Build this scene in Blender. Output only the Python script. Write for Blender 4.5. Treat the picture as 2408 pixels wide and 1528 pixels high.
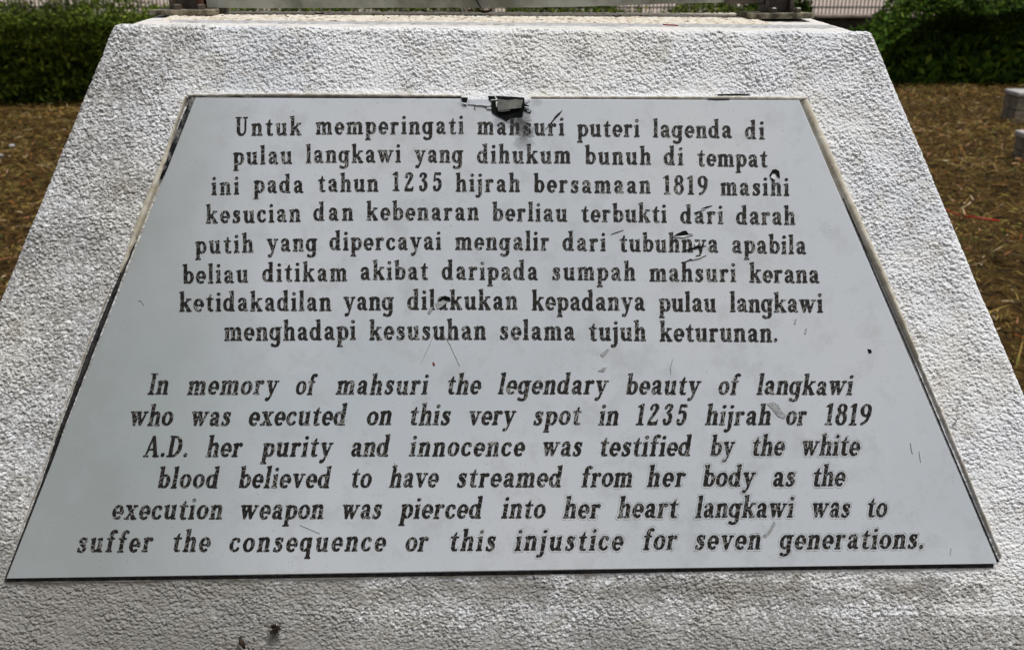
import bpy, math, random
import numpy as np
from mathutils import Vector
random.seed(7); RNG = np.random.default_rng(11)
S = bpy.context.scene; COL = S.collection
for o in list(bpy.data.objects): bpy.data.objects.remove(o)
R = math.radians

# ------------------------------------------------------------------ camera, sky, sun, exposure
H = 1.40                      # eye height above the grass
PITCH = 21.7                  # degrees below the horizon
F = 2085.0                    # focal length for a picture 2408 wide
DIST = 0.93                   # eye to plaque
LEAN = 25.0                   # plaque leans back
cam = bpy.data.cameras.new('camera'); camo = bpy.data.objects.new('camera', cam); COL.objects.link(camo)
camo.location = (0, 0, H); camo.rotation_euler = (R(90 - PITCH), 0, 0)
cam.sensor_width = 36; cam.lens = 36 * F / 2408
cam.clip_start = 0.02; cam.clip_end = 2000
cam.dof.use_dof = True; cam.dof.focus_distance = 0.95; cam.dof.aperture_fstop = 11
S.camera = camo
SUN_EL, SUN_AZ = 71, 112       # azimuth clockwise from +Y
w = bpy.data.worlds.new('World'); S.world = w; w.use_nodes = True
nt = w.node_tree; bg = nt.nodes['Background']
sky = nt.nodes.new('ShaderNodeTexSky'); sky.sky_type = 'NISHITA'; sky.sun_disc = False
sky.sun_elevation = R(SUN_EL); sky.sun_rotation = R(SUN_AZ); sky.dust_density = 4; sky.air_density = 1.0
hs = nt.nodes.new('ShaderNodeHueSaturation'); hs.inputs['Saturation'].default_value = 0.24
nt.links.new(sky.outputs[0], hs.inputs['Color']); nt.links.new(hs.outputs[0], bg.inputs[0])
bg.inputs[1].default_value = 0.066
sl = bpy.data.lights.new('sun', 'SUN'); sl.energy = 2.15; sl.angle = R(10); sl.color = (1, .985, .96)
so = bpy.data.objects.new('sun', sl); COL.objects.link(so)
a = R(SUN_AZ); e = R(SUN_EL)
so.rotation_euler = Vector((math.sin(a)*math.cos(e), math.cos(a)*math.cos(e), math.sin(e))).to_track_quat('Z', 'Y').to_euler()
S.view_settings.view_transform = 'Standard'; S.view_settings.look = 'None'
S.view_settings.exposure = 0.34; S.view_settings.gamma = 1; S.view_settings.use_curve_mapping = False

# ------------------------------------------------------------------ places in the scene
cp, sp = math.cos(R(PITCH)), math.sin(R(PITCH))
def ray(px, py):
    px = np.asarray(px, float); py = np.asarray(py, float)
    x = (px - 1204) / F; y = -(py - 764) / F
    return np.stack([x, cp + y * sp, -sp + y * cp], -1)
cl, sn = math.cos(R(LEAN)), math.sin(R(LEAN))
EYE = np.array([0, 0, H]); P0 = EYE + DIST * np.array([0, cp, -sp])
U_ = np.array([1., 0, 0]); V_ = np.array([0, sn, cl]); N_ = np.array([0, -cl, sn])
def on_plaque(px, py):                # metres along and up the plaque's plane
    d = ray(px, py); t = ((P0 - EYE) @ N_) / (d @ N_)
    q = EYE + d * t[..., None] - P0
    return q @ U_, q @ V_
def W(s, t, n=0.0):                   # plaque plane -> world
    s = np.asarray(s, float); t = np.asarray(t, float); n = np.broadcast_to(np.asarray(n, float), s.shape)
    return P0 + s[..., None]*U_ + t[..., None]*V_ + n[..., None]*N_
def on_z(px, py, z):
    d = ray(px, py); k = (z - H) / d[..., 2]; return EYE + d * k[..., None]
def on_y(px, py, y):
    d = ray(px, py); return EYE + d * (y / d[..., 1])[..., None]

# ------------------------------------------------------------------ noise
def _h(ix, iy, seed):
    n = (ix.astype(np.int64) * 374761393 + iy.astype(np.int64) * 668265263 + seed * 974634777) & 0xffffffff
    n = ((n ^ (n >> 13)) * 1274126177) & 0xffffffff
    n = ((n ^ (n >> 16)) * 2246822519) & 0xffffffff
    return ((n ^ (n >> 15)) & 0xffffff) / float(0xffffff)
def gnoise(x, y, seed=0):             # gradient noise, about -1..1
    ix = np.floor(x); iy = np.floor(y); fx = x - ix; fy = y - iy
    u = fx*fx*fx*(fx*(fx*6-15)+10); v = fy*fy*fy*(fy*(fy*6-15)+10)
    def g(dx, dy):
        a = _h(ix + dx, iy + dy, seed) * 2 * np.pi
        return np.cos(a)*(fx-dx) + np.sin(a)*(fy-dy)
    a0 = g(0,0)*(1-u) + g(1,0)*u; a1 = g(0,1)*(1-u) + g(1,1)*u
    return (a0*(1-v) + a1*v) * 1.5
def worley(x, y, seed=0):              # nearest cell: distance, offset to it, its random numbers
    ix = np.floor(x); iy = np.floor(y); best = np.full(x.shape, 1e9); ox = np.zeros(x.shape); oy = np.zeros(x.shape)
    r1 = np.zeros(x.shape); r2 = np.zeros(x.shape)
    for dx in (-1, 0, 1):
        for dy in (-1, 0, 1):
            cx = ix+dx; cy = iy+dy; px = cx + _h(cx, cy, seed); py = cy + _h(cx, cy, seed+1)
            d = (x-px)**2 + (y-py)**2; k = d < best
            best = np.where(k, d, best); ox = np.where(k, x-px, ox); oy = np.where(k, y-py, oy)
            r1 = np.where(k, _h(cx, cy, seed+2), r1); r2 = np.where(k, _h(cx, cy, seed+3), r2)
    return np.sqrt(best), ox, oy, r1, r2
def fbm(x, y, seed=0, o=4):
    r = 0; a = 1
    for k in range(o):
        r = r + a * gnoise(x*2**k, y*2**k, seed + k*17); a *= .5
    return r

# ------------------------------------------------------------------ materials
def mat(name, base=(.5,.5,.5), rough=.8, spec=.3):
    m = bpy.data.materials.new(name); m.use_nodes = True
    b = m.node_tree.nodes['Principled BSDF']
    b.inputs['Base Color'].default_value = (*base, 1); b.inputs['Roughness'].default_value = rough
    b.inputs['Specular IOR Level'].default_value = spec
    return m, m.node_tree, b
def noise_node(nt, scale, detail=4, rough=.55, coord='Object', dist=0, vec=None):
    n = nt.nodes.new('ShaderNodeTexNoise'); n.inputs['Scale'].default_value = scale
    n.inputs['Detail'].default_value = detail; n.inputs['Roughness'].default_value = rough; n.inputs['Distortion'].default_value = dist
    if vec is None:
        c = nt.nodes.new('ShaderNodeTexCoord'); vec = c.outputs[coord]
    nt.links.new(vec, n.inputs['Vector']); return n
def ramp(nt, src, stops, interp='LINEAR'):
    r = nt.nodes.new('ShaderNodeValToRGB'); r.color_ramp.interpolation = interp
    while len(r.color_ramp.elements) < len(stops): r.color_ramp.elements.new(.5)
    for el, (p, c) in zip(r.color_ramp.elements, stops):
        el.position = p; el.color = (*c, 1) if len(c) == 3 else c
    nt.links.new(src, r.inputs[0]); return r
def mix(nt, a, b, f, mode='MIX'):
    m = nt.nodes.new('ShaderNodeMix'); m.data_type = 'RGBA'; m.blend_type = mode
    for sock, v in ((m.inputs['Factor'], f), (m.inputs['A'], a), (m.inputs['B'], b)):
        if hasattr(v, 'node'): nt.links.new(v, sock)
        elif isinstance(v, (int, float)): sock.default_value = v
        else: sock.default_value = (*v, 1)
    return m.outputs['Result']
def bump(nt, b, h, strength=.3, dist=.001):
    n = nt.nodes.new('ShaderNodeBump'); n.inputs['Strength'].default_value = strength; n.inputs['Distance'].default_value = dist
    nt.links.new(h, n.inputs['Height']); nt.links.new(n.outputs[0], b.inputs['Normal'])
G = lambda v: (v, v, v)

def stucco_material():
    m, nt, b = mat('white_roughcast', rough=.62, spec=.35)
    big = noise_node(nt, 5, 5, .6); med = noise_node(nt, 34, 4, .6); fine = noise_node(nt, 380, 3, .6)
    c = ramp(nt, big.outputs[0], [(.34, (.66,.68,.71)), (.52, (.79,.80,.82)), (.66, (.77,.765,.73))]).outputs[0]
    c = mix(nt, c, (.56,.53,.45), ramp(nt, med.outputs[0], [(.52, G(0)), (.72, G(.55))]).outputs[0])
    # old grime at foot and left, plus painted falloff of light to the left
    at = nt.nodes.new('ShaderNodeAttribute'); at.attribute_name = 'grime_and_shade'
    gn = noise_node(nt, 250, 4, .75, dist=.6)
    gm = nt.nodes.new('ShaderNodeMath'); gm.operation = 'MULTIPLY_ADD'
    nt.links.new(at.outputs['Fac'], gm.inputs[0]); gm.inputs[1].default_value = .55; nt.links.new(gn.outputs[0], gm.inputs[2])
    gr = ramp(nt, gm.outputs[0], [(.66, G(0)), (.80, G(.70)), (1.05, G(.85))])
    c = mix(nt, c, (.20,.185,.155), gr.outputs[0])
    c = mix(nt, c, (.05,.045,.035), ramp(nt, noise_node(nt, 330, 2, .5, dist=1.5).outputs[0], [(.675, G(0)), (.71, G(.8))]).outputs[0])
    hv = nt.nodes.new('ShaderNodeTexVoronoi'); hv.feature = 'DISTANCE_TO_EDGE'; hv.inputs['Scale'].default_value = 7
    hn = noise_node(nt, 14, 5, .65); hm = nt.nodes.new('ShaderNodeVectorMath'); hm.operation = 'MULTIPLY_ADD'; ht = nt.nodes.new('ShaderNodeTexCoord')
    nt.links.new(hn.outputs['Color'], hm.inputs[0]); hm.inputs[1].default_value = (.12,)*3; nt.links.new(ht.outputs['Object'], hm.inputs[2]); nt.links.new(hm.outputs[0], hv.inputs['Vector'])
    hc = mix(nt, G(0), ramp(nt, hv.outputs['Distance'], [(.002, G(.8)), (.007, G(0))]).outputs[0], ramp(nt, noise_node(nt, 9, 2).outputs[0], [(.55, G(0)), (.62, G(1))]).outputs[0])
    c = mix(nt, c, (.07,.065,.06), hc)
    nt.links.new(c, b.inputs['Base Color']); vo = nt.nodes.new('ShaderNodeTexVoronoi'); vo.inputs['Scale'].default_value = 430; vo.feature = 'F1'
    tc = nt.nodes.new('ShaderNodeTexCoord'); md = nt.nodes.new('ShaderNodeVectorMath'); md.operation = 'MULTIPLY_ADD'
    wn = noise_node(nt, 260, 3, .6); nt.links.new(wn.outputs['Color'], md.inputs[0]); md.inputs[1].default_value = (.004,)*3; nt.links.new(tc.outputs['Object'], md.inputs[2]); nt.links.new(md.outputs[0], vo.inputs['Vector'])
    sb = nt.nodes.new('ShaderNodeMath'); sb.operation = 'SUBTRACT'; nt.links.new(fine.outputs[0], sb.inputs[0]); nt.links.new(vo.outputs['Distance'], sb.inputs[1])
    bump(nt, b, sb.outputs[0], .55, .0009)
    return m
M_STUCCO = stucco_material()
m, nt, b = mat('smooth_white_edge', rough=.7)
c = ramp(nt, noise_node(nt, 60, 5, .65).outputs[0], [(.35, (.50,.49,.48)), (.5, (.74,.71,.68)), (.7, (.78,.74,.70))]).outputs[0]
nt.links.new(c, b.inputs['Base Color']); bump(nt, b, noise_node(nt, 250, 4).outputs[0], .5, .002); M_EDGE = m
m, nt, b = mat('dirty_cream_grit', rough=.9)
c = ramp(nt, noise_node(nt, 90, 6, .7).outputs[0], [(.33, (.12,.09,.055)), (.41, (.50,.42,.31)), (.50, (.74,.68,.58)), (.7, (.80,.77,.71))]).outputs[0]
nt.links.new(c, b.inputs['Base Color']); bump(nt, b, noise_node(nt, 300, 4).outputs[0], .6, .003); M_GRIT = m
m, nt, b = mat('grey_groove_cement', rough=.9)
c = ramp(nt, noise_node(nt, 120, 5, .65).outputs[0], [(.35, (.30,.295,.29)), (.6, (.52,.52,.53))]).outputs[0]
nt.links.new(c, b.inputs['Base Color']); M_GROOVE = m

SOOT = [(*map(float, on_plaque((1060+x/6.02)/1.0631, (220+y/6.02)/1.0631)), rd, st) for x, y, rd, st in ((1450, 480, .024, .95), (1530, 640, .020, .85), (1500, 800, .022, .6), (1400, 560, .018, .7), (1180, 490, .022, .5), (600, 230, .012, .4), (1700, 200, .012, .3))]
def plaque_colour(nt):
    c = ramp(nt, noise_node(nt, 2.1, 4, .55).outputs[0], [(.34, (.490,.535,.570)), (.52, (.565,.595,.630)), (.68, (.600,.615,.635))]).outputs[0]  # broad mottle also stands in for the sheet's uneven sheen
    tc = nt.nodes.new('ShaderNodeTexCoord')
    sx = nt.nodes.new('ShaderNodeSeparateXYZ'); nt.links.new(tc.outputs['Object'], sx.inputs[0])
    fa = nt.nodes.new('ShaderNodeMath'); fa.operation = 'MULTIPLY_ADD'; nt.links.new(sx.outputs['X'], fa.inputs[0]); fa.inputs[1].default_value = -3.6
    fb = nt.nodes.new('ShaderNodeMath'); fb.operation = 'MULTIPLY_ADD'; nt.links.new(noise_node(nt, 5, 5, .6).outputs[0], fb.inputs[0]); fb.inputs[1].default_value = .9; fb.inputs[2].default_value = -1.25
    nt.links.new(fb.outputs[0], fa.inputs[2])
    c = mix(nt, c, (.285,.315,.305), ramp(nt, fa.outputs[0], [(0, G(0)), (.75, G(.78))]).outputs[0])      # sheen falloff towards the left, painted as a darker greenish tint
    for (bx, bt, rad, st) in SOOT:
        q = W(bx, bt, 0.); mp = nt.nodes.new('ShaderNodeVectorMath'); mp.operation = 'DISTANCE'; nt.links.new(tc.outputs['Object'], mp.inputs[0]); mp.inputs[1].default_value = tuple(map(float, q - P0*0))
        dv = nt.nodes.new('ShaderNodeMath'); dv.operation = 'MULTIPLY_ADD'; nt.links.new(mp.outputs['Value'], dv.inputs[0]); dv.inputs[1].default_value = 1/rad
        nn = noise_node(nt, 260, 5, .75); nt.links.new(nn.outputs[0], dv.inputs[2])
        c = mix(nt, c, (.06,.06,.06), ramp(nt, dv.outputs[0], [(.55, G(st)), (1.0, G(st*.35)), (1.45, G(0))]).outputs[0])
    c = mix(nt, c, (.40,.41,.42), ramp(nt, noise_node(nt, 30, 5, .7).outputs[0], [(.50, G(0)), (.8, G(.7))]).outputs[0])
    c = mix(nt, c, (.13,.125,.12), ramp(nt, noise_node(nt, 520, 2, .5).outputs[0], [(.69, G(0)), (.76, G(.6))]).outputs[0])
    return c
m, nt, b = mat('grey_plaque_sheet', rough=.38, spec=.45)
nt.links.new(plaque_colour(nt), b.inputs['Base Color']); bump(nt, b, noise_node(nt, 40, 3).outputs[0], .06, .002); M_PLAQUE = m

m, nt, b = mat('cracked_black_lettering', rough=.55, spec=.3)
tc = nt.nodes.new('ShaderNodeTexCoord')
wn = noise_node(nt, 130, 2, .5)
ad = nt.nodes.new('ShaderNodeVectorMath'); ad.operation = 'MULTIPLY_ADD'
nt.links.new(wn.outputs['Color'], ad.inputs[0]); ad.inputs[1].default_value = (.006,)*3; nt.links.new(tc.outputs['Object'], ad.inputs[2])
vo = nt.nodes.new('ShaderNodeTexVoronoi'); vo.feature = 'DISTANCE_TO_EDGE'; vo.inputs['Scale'].default_value = 140
nt.links.new(ad.outputs[0], vo.inputs['Vector'])
crk = ramp(nt, vo.outputs['Distance'], [(.014, G(1)), (.050, G(0))]).outputs[0]
keep = ramp(nt, noise_node(nt, 60, 3, .6).outputs[0], [(.40, G(0)), (.54, G(1))]).outputs[0]
crk = mix(nt, G(0), crk, keep)
blk = ramp(nt, noise_node(nt, 300, 3).outputs[0], [(.35, (.007,.006,.005)), (.7, (.022,.019,.015))]).outputs[0]
nt.links.new(mix(nt, blk, (.30,.30,.285), crk), b.inputs['Base Color']); M_LETTER = m

def simple(name, c1, c2, scale=60, rough=.8, bs=0, spec=.3, lo=.38, hi=.62):
    m, nt, b = mat(name, rough=rough, spec=spec); n = noise_node(nt, scale, 5, .65)
    nt.links.new(ramp(nt, n.outputs[0], [(lo, c1), (hi, c2)]).outputs[0], b.inputs['Base Color'])
    if bs: bump(nt, b, n.outputs[0], bs, .004)
    return m
M_SEAL = simple('cream_sealant', (.46,.41,.31), (.66,.62,.53), 70, .6, .3)
M_SEALT = simple('pale_sealant', (.44,.40,.32), (.74,.72,.68), 90, .7, .5)
M_GAP_SHADE = simple('black_gap_and_shade', (.006,.006,.006), (.045,.043,.04), 160, .45, .3)
M_GAPM = simple('mottled_black_and_grey_edge', (.010,.010,.011), (.22,.22,.215), 75, .35, .3, lo=.5, hi=.62)
M_BLACK = simple('torn_black_backing', (.003,.004,.004), (.010,.011,.010), 90, .9, spec=.08)
M_GREYP = simple('bare_grey_backing', (.050,.050,.044), (.125,.125,.11), 110, .6, .2)
M_LIP = simple('white_torn_lip', (.5,.51,.52), (.75,.76,.77), 120, .4)
M_SCUFF = simple('grey_scuff', (.22,.23,.23), (.44,.46,.47), 500, .6)
M_HALO = simple('grey_dirt_ring', (.30,.30,.29), (.52,.53,.54), 300, .6, lo=.42, hi=.56)
M_STEEL = simple('dark_rusty_steel', (.030,.022,.018), (.10,.075,.055), 35, .42, .4, spec=.6)
M_RUST = simple('brown_rust', (.07,.025,.014), (.16,.08,.04), 60, .7, .4)
M_PLATE = simple('mossy_base_plate', (.04,.035,.025), (.30,.27,.19), 70, .8, .6)
M_BOARD = simple('weathered_marble_board', (.13,.13,.105), (.33,.335,.30), 14, .6, .1)
M_CRACK = simple('black_crack', (.008,)*3, (.02,)*3)
M_SOIL = simple('brown_litter_soil', (.017,.011,.004), (.090,.053,.017), 14, .95, .8, spec=.05)
M_PAVE = simple('pinkish_paving', (.36,.29,.245), (.50,.41,.36), 1.5, .9)
M_WALLD = simple('dark_mossy_wall', (.025,.024,.015), (.07,.06,.04), 4, .95, .3)
M_COPE = simple('pale_coping', (.25,.20,.16), (.42,.35,.29), 6, .9, .3)
M_BLOCK = simple('grey_brown_concrete_block', (.17,.145,.11), (.30,.26,.205), 22, .85, .4)
M_CAPB = simple('pale_grey_cap', (.36,.34,.335), (.50,.475,.46), 30, .85, .4)
M_RAIL = simple('dark_railing_paint', (.07,.065,.06), (.13,.12,.11), 20, .5)
M_TWIG = simple('brown_twig', (.05,.035,.02), (.12,.09,.055), 30, .9)
M_RED = simple('red_plastic_thread', (.34,.015,.01), (.50,.03,.015), 40, .4)
M_PETAL = simple('dried_red_petal', (.10,.012,.010), (.22,.03,.015), 200, .7)
M_DEAD = simple('brown_dead_leaf', (.05,.022,.008), (.20,.09,.03), 200, .8)
M_CLUMP = simple('dark_brown_debris', (.012,.008,.005), (.045,.028,.016), 300, .9)
def leaf_mat(name, stops, trans=.25, rough=.5):
    m, nt, b = mat(name, rough=.7, spec=.12)
    g = nt.nodes.new('ShaderNodeNewGeometry')
    r = ramp(nt, g.outputs['Random Per Island'], stops)
    n = noise_node(nt, .9, 3, .5)
    c = mix(nt, r.outputs[0], ramp(nt, n.outputs[0], [(.35, G(.62)), (.65, G(1.3))]).outputs[0], 1.0, 'MULTIPLY')
    nt.links.new(c, b.inputs['Base Color'])
    t = nt.nodes.new('ShaderNodeBsdfTranslucent'); nt.links.new(c, t.inputs['Color'])
    mx = nt.nodes.new('ShaderNodeMixShader'); mx.inputs[0].default_value = trans
    nt.links.new(b.outputs[0], mx.inputs[1]); nt.links.new(t.outputs[0], mx.inputs[2])
    nt.links.new(mx.outputs[0], nt.nodes['Material Output'].inputs[0]); return m
M_LEAF = leaf_mat('hedge_leaf', [(0, (.014,.028,.004)), (.4, (.045,.078,.008)), (.8, (.125,.18,.014)), (1, (.27,.31,.05))])
M_LEAF2 = leaf_mat('bush_leaf', [(0, (.012,.030,.004)), (.5, (.036,.080,.007)), (.9, (.085,.155,.012)), (1, (.19,.26,.03))])
M_STRAW = leaf_mat('dry_cut_grass', [(0, (.010,.007,.003)), (.30, (.060,.036,.010)), (.58, (.175,.110,.028)), (.77, (.36,.25,.07)), (.86, (.085,.11,.018)), (.93, (.34,.08,.02)), (1, (.60,.50,.32))], .05, .8)
M_GRASS = leaf_mat('green_grass_blade', [(0, (.03,.06,.01)), (1, (.09,.14,.02))], .15)

# ------------------------------------------------------------------ mesh helpers
def tag(o, label=None, cat=None, group=None, kind=None):
    if label: o['label'] = label
    if cat: o['category'] = cat
    if group: o['group'] = group
    if kind: o['kind'] = kind
    return o
def empty(name, loc=(0,0,0)):
    o = bpy.data.objects.new(name, None); o.location = loc; o.empty_display_size = .05; COL.objects.link(o); return o
def link(name, me, m, parent=None):
    o = bpy.data.objects.new(name, me)
    if m is not None and not me.materials:
        for mm in (m if isinstance(m, (list, tuple)) else [m]): me.materials.append(mm)
    COL.objects.link(o)
    if parent is not None:
        o.parent = parent; o.matrix_parent_inverse.identity()
        o.location = -parent.location if parent.parent is None else Vector((0,0,0))
    return o
def mesh_np(name, v, faces, m, parent=None, smooth=False):
    """faces: (n,3) or (n,4) array, or list of such arrays"""
    v = np.asarray(v, np.float32).reshape(-1, 3)
    if isinstance(faces, np.ndarray): faces = [faces]
    me = bpy.data.meshes.new(name); faces = [f for f in faces if len(f)]
    me.vertices.add(len(v)); me.vertices.foreach_set('co', v.ravel())
    nl = sum(f.size for f in faces); me.loops.add(nl)
    me.loops.foreach_set('vertex_index', np.concatenate([f.ravel() for f in faces]).astype(np.int32))
    tot = np.concatenate([np.full(len(f), f.shape[1]) for f in faces]).astype(np.int32)
    me.polygons.add(len(tot)); st = np.concatenate([[0], np.cumsum(tot)[:-1]]).astype(np.int32)
    me.polygons.foreach_set('loop_start', st)
    me.polygons.foreach_set('use_smooth', np.full(len(tot), smooth))
    me.update(calc_edges=True); me.validate()
    return link(name, me, m, parent)
def mesh_py(name, v, f, m, parent=None, smooth=False):
    me = bpy.data.meshes.new(name); me.from_pydata([tuple(map(float, p)) for p in v], [], f); me.update()
    if smooth:
        for p in me.polygons: p.use_smooth = True
    return link(name, me, m, parent)
BOXF = [(0,3,2,1),(4,5,6,7),(0,1,5,4),(1,2,6,5),(2,3,7,6),(3,0,4,7)]
def bevel_box(name, lo, hi, m, parent=None, r=.004, seg=2, rotz=0, jitter=0):
    import bmesh
    bm = bmesh.new()
    x0,y0,z0 = lo; x1,y1,z1 = hi
    vs = [bm.verts.new(p) for p in [(x0,y0,z0),(x1,y0,z0),(x1,y1,z0),(x0,y1,z0),(x0,y0,z1),(x1,y0,z1),(x1,y1,z1),(x0,y1,z1)]]
    for f in BOXF: bm.faces.new([vs[i] for i in f])
    if r: bmesh.ops.bevel(bm, geom=bm.edges[:], offset=r, segments=seg, affect='EDGES', profile=.6)
    if jitter:
        for vv in bm.verts: vv.co += Vector([random.uniform(-jitter, jitter) for _ in range(3)])
    me = bpy.data.meshes.new(name); bm.to_mesh(me); bm.free()
    for p in me.polygons: p.use_smooth = seg > 2
    return link(name, me, m, parent)
def tube_arrays(pts, rad, n=6):
    pts = np.asarray(pts, float); rad = np.broadcast_to(np.asarray(rad, float), len(pts))
    d = np.gradient(pts, axis=0); d /= np.linalg.norm(d, axis=1)[:, None] + 1e-9
    ref = np.array([0, 0, 1.]) if abs(d[0][2]) < .8 else np.array([1., 0, 0])
    a = np.cross(d, ref); a /= np.linalg.norm(a, axis=1)[:, None]; b_ = np.cross(d, a)
    th = np.linspace(0, 2*np.pi, n, endpoint=False)
    v = pts[:, None] + rad[:, None, None]*(np.cos(th)[None,:,None]*a[:,None] + np.sin(th)[None,:,None]*b_[:,None])
    k = len(pts); i, j = np.meshgrid(np.arange(k-1), np.arange(n), indexing='ij')
    f = np.stack([i*n+j, i*n+(j+1)%n, (i+1)*n+(j+1)%n, (i+1)*n+j], -1).reshape(-1, 4)
    caps = [np.arange(n)[::-1][None], (np.arange(n)+(k-1)*n)[None]]
    return v.reshape(-1, 3), [f] + caps
def tube(name, pts, rad, m, parent=None, n=6):
    v, f = tube_arrays(pts, rad, n); return mesh_np(name, v, f, m, parent, True)
def join_tubes(name, specs, m, parent=None, n=5):
    V, Fq, C1, off = [], [], [], 0
    for pts, rad in specs:
        v, f = tube_arrays(pts, rad, n); V.append(v); Fq.append(f[0]+off); C1 += [f[1]+off, f[2]+off]; off += len(v)
    return mesh_np(name, np.concatenate(V), [np.concatenate(Fq), np.concatenate(C1)], m, parent, True)

# ------------------------------------------------------------------ GROUND
PL = mesh_py('ground', [(-400,-60,-.02),(400,-60,-.02),(400,900,-.02),(-400,900,-.02)], [(0,1,2,3)], M_SOIL); tag(PL, kind='structure')
nx, ny = 260, 240
gx = np.linspace(-9, 9, nx); gy = np.linspace(-1.5, 15.5, ny); X, Y = np.meshgrid(gx, gy)
def gz(x, y): return .035*fbm(x*.8, y*.8, 5, 3) + .016*fbm(x*6, y*6, 9, 3) + .01
Z = gz(X, Y)
i, j = np.meshgrid(np.arange(ny-1), np.arange(nx-1), indexing='ij')
GF = np.stack([i*nx+j, i*nx+j+1, (i+1)*nx+j+1, (i+1)*nx+j], -1).reshape(-1, 4)
o = mesh_np('lawn', np.stack([X, Y, Z], -1), GF, M_SOIL, None, True); tag(o, kind='structure')
pv = mesh_py('pavement', [(-200,17,.03),(200,17,.03),(200,700,.03),(-200,700,.03)], [(0,1,2,3)], M_PAVE); tag(pv, kind='structure')

def blades(name, n, xr, yr, lmin, lmax, wd, lift, m, mask=None, up=0.0):
    x = RNG.uniform(*xr, n); y = yr[0] + (yr[1]-yr[0])*RNG.random(n)
    if mask is not None:
        k = mask(x, y) > RNG.random(n); x, y = x[k], y[k]; n = len(x)
    z = gz(x, y) + RNG.random(n)*lift
    az = RNG.uniform(0, 2*np.pi, n); L = lmin + (lmax-lmin)*RNG.random(n)**2
    el = RNG.normal(0.05, .28, n) + up*RNG.uniform(.5, 1.4, n)
    d = np.stack([np.cos(az)*np.cos(el), np.sin(az)*np.cos(el), np.sin(el)], -1)
    q = np.cross(d, np.array([0,0,1.])); q /= np.linalg.norm(q, axis=1)[:, None] + 1e-9
    q[:, 2] += RNG.normal(0, .5, n)
    c = np.stack([x, y, z], -1); ww = (wd*(.5+RNG.random(n)))[:, None]
    base = -0.5 if not up else 0
    a0 = c + d*L[:,None]*base - q*ww; a1 = c + d*L[:,None]*base + q*ww
    mid = c + d*L[:,None]*(base+.5) + np.array([0,0,1.])*(L*RNG.uniform(0,.15,n))[:,None]
    tip = c + d*L[:,None]*(base+1)
    v = np.stack([a0, a1, mid + q*ww*.8, mid - q*ww*.8, tip], 1).reshape(-1, 3)
    k = np.arange(n)[:, None]*5
    return mesh_np(name, v, [k + np.array([[0,1,2,3]]), k + np.array([[3,2,4]])], m, None, False)
clear = lambda x, y: ((np.abs(x) > 1.2) | (y > 2.2)).astype(float)
o = blades('cut_grass', 230000, (-8.5, 8.5), (2.0, 13.5), .03, .13, .0027, .045, M_STRAW, clear)
tag(o, 'brown mown dry grass clippings littered over the lawn', 'grass', kind='stuff')
tuft = lambda x, y: np.clip(fbm(x*.9+3, y*.9, 31, 3)*2.0 - .35, .06, 1)*clear(x, y)*.8
o = blades('green_grass', 45000, (-8.5, 8.5), (2.0, 12.5), .03, .08, .0022, .01, M_GRASS, tuft, up=.8)
tag(o, 'short green grass growing through the dry clippings', 'grass', kind='stuff')

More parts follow.
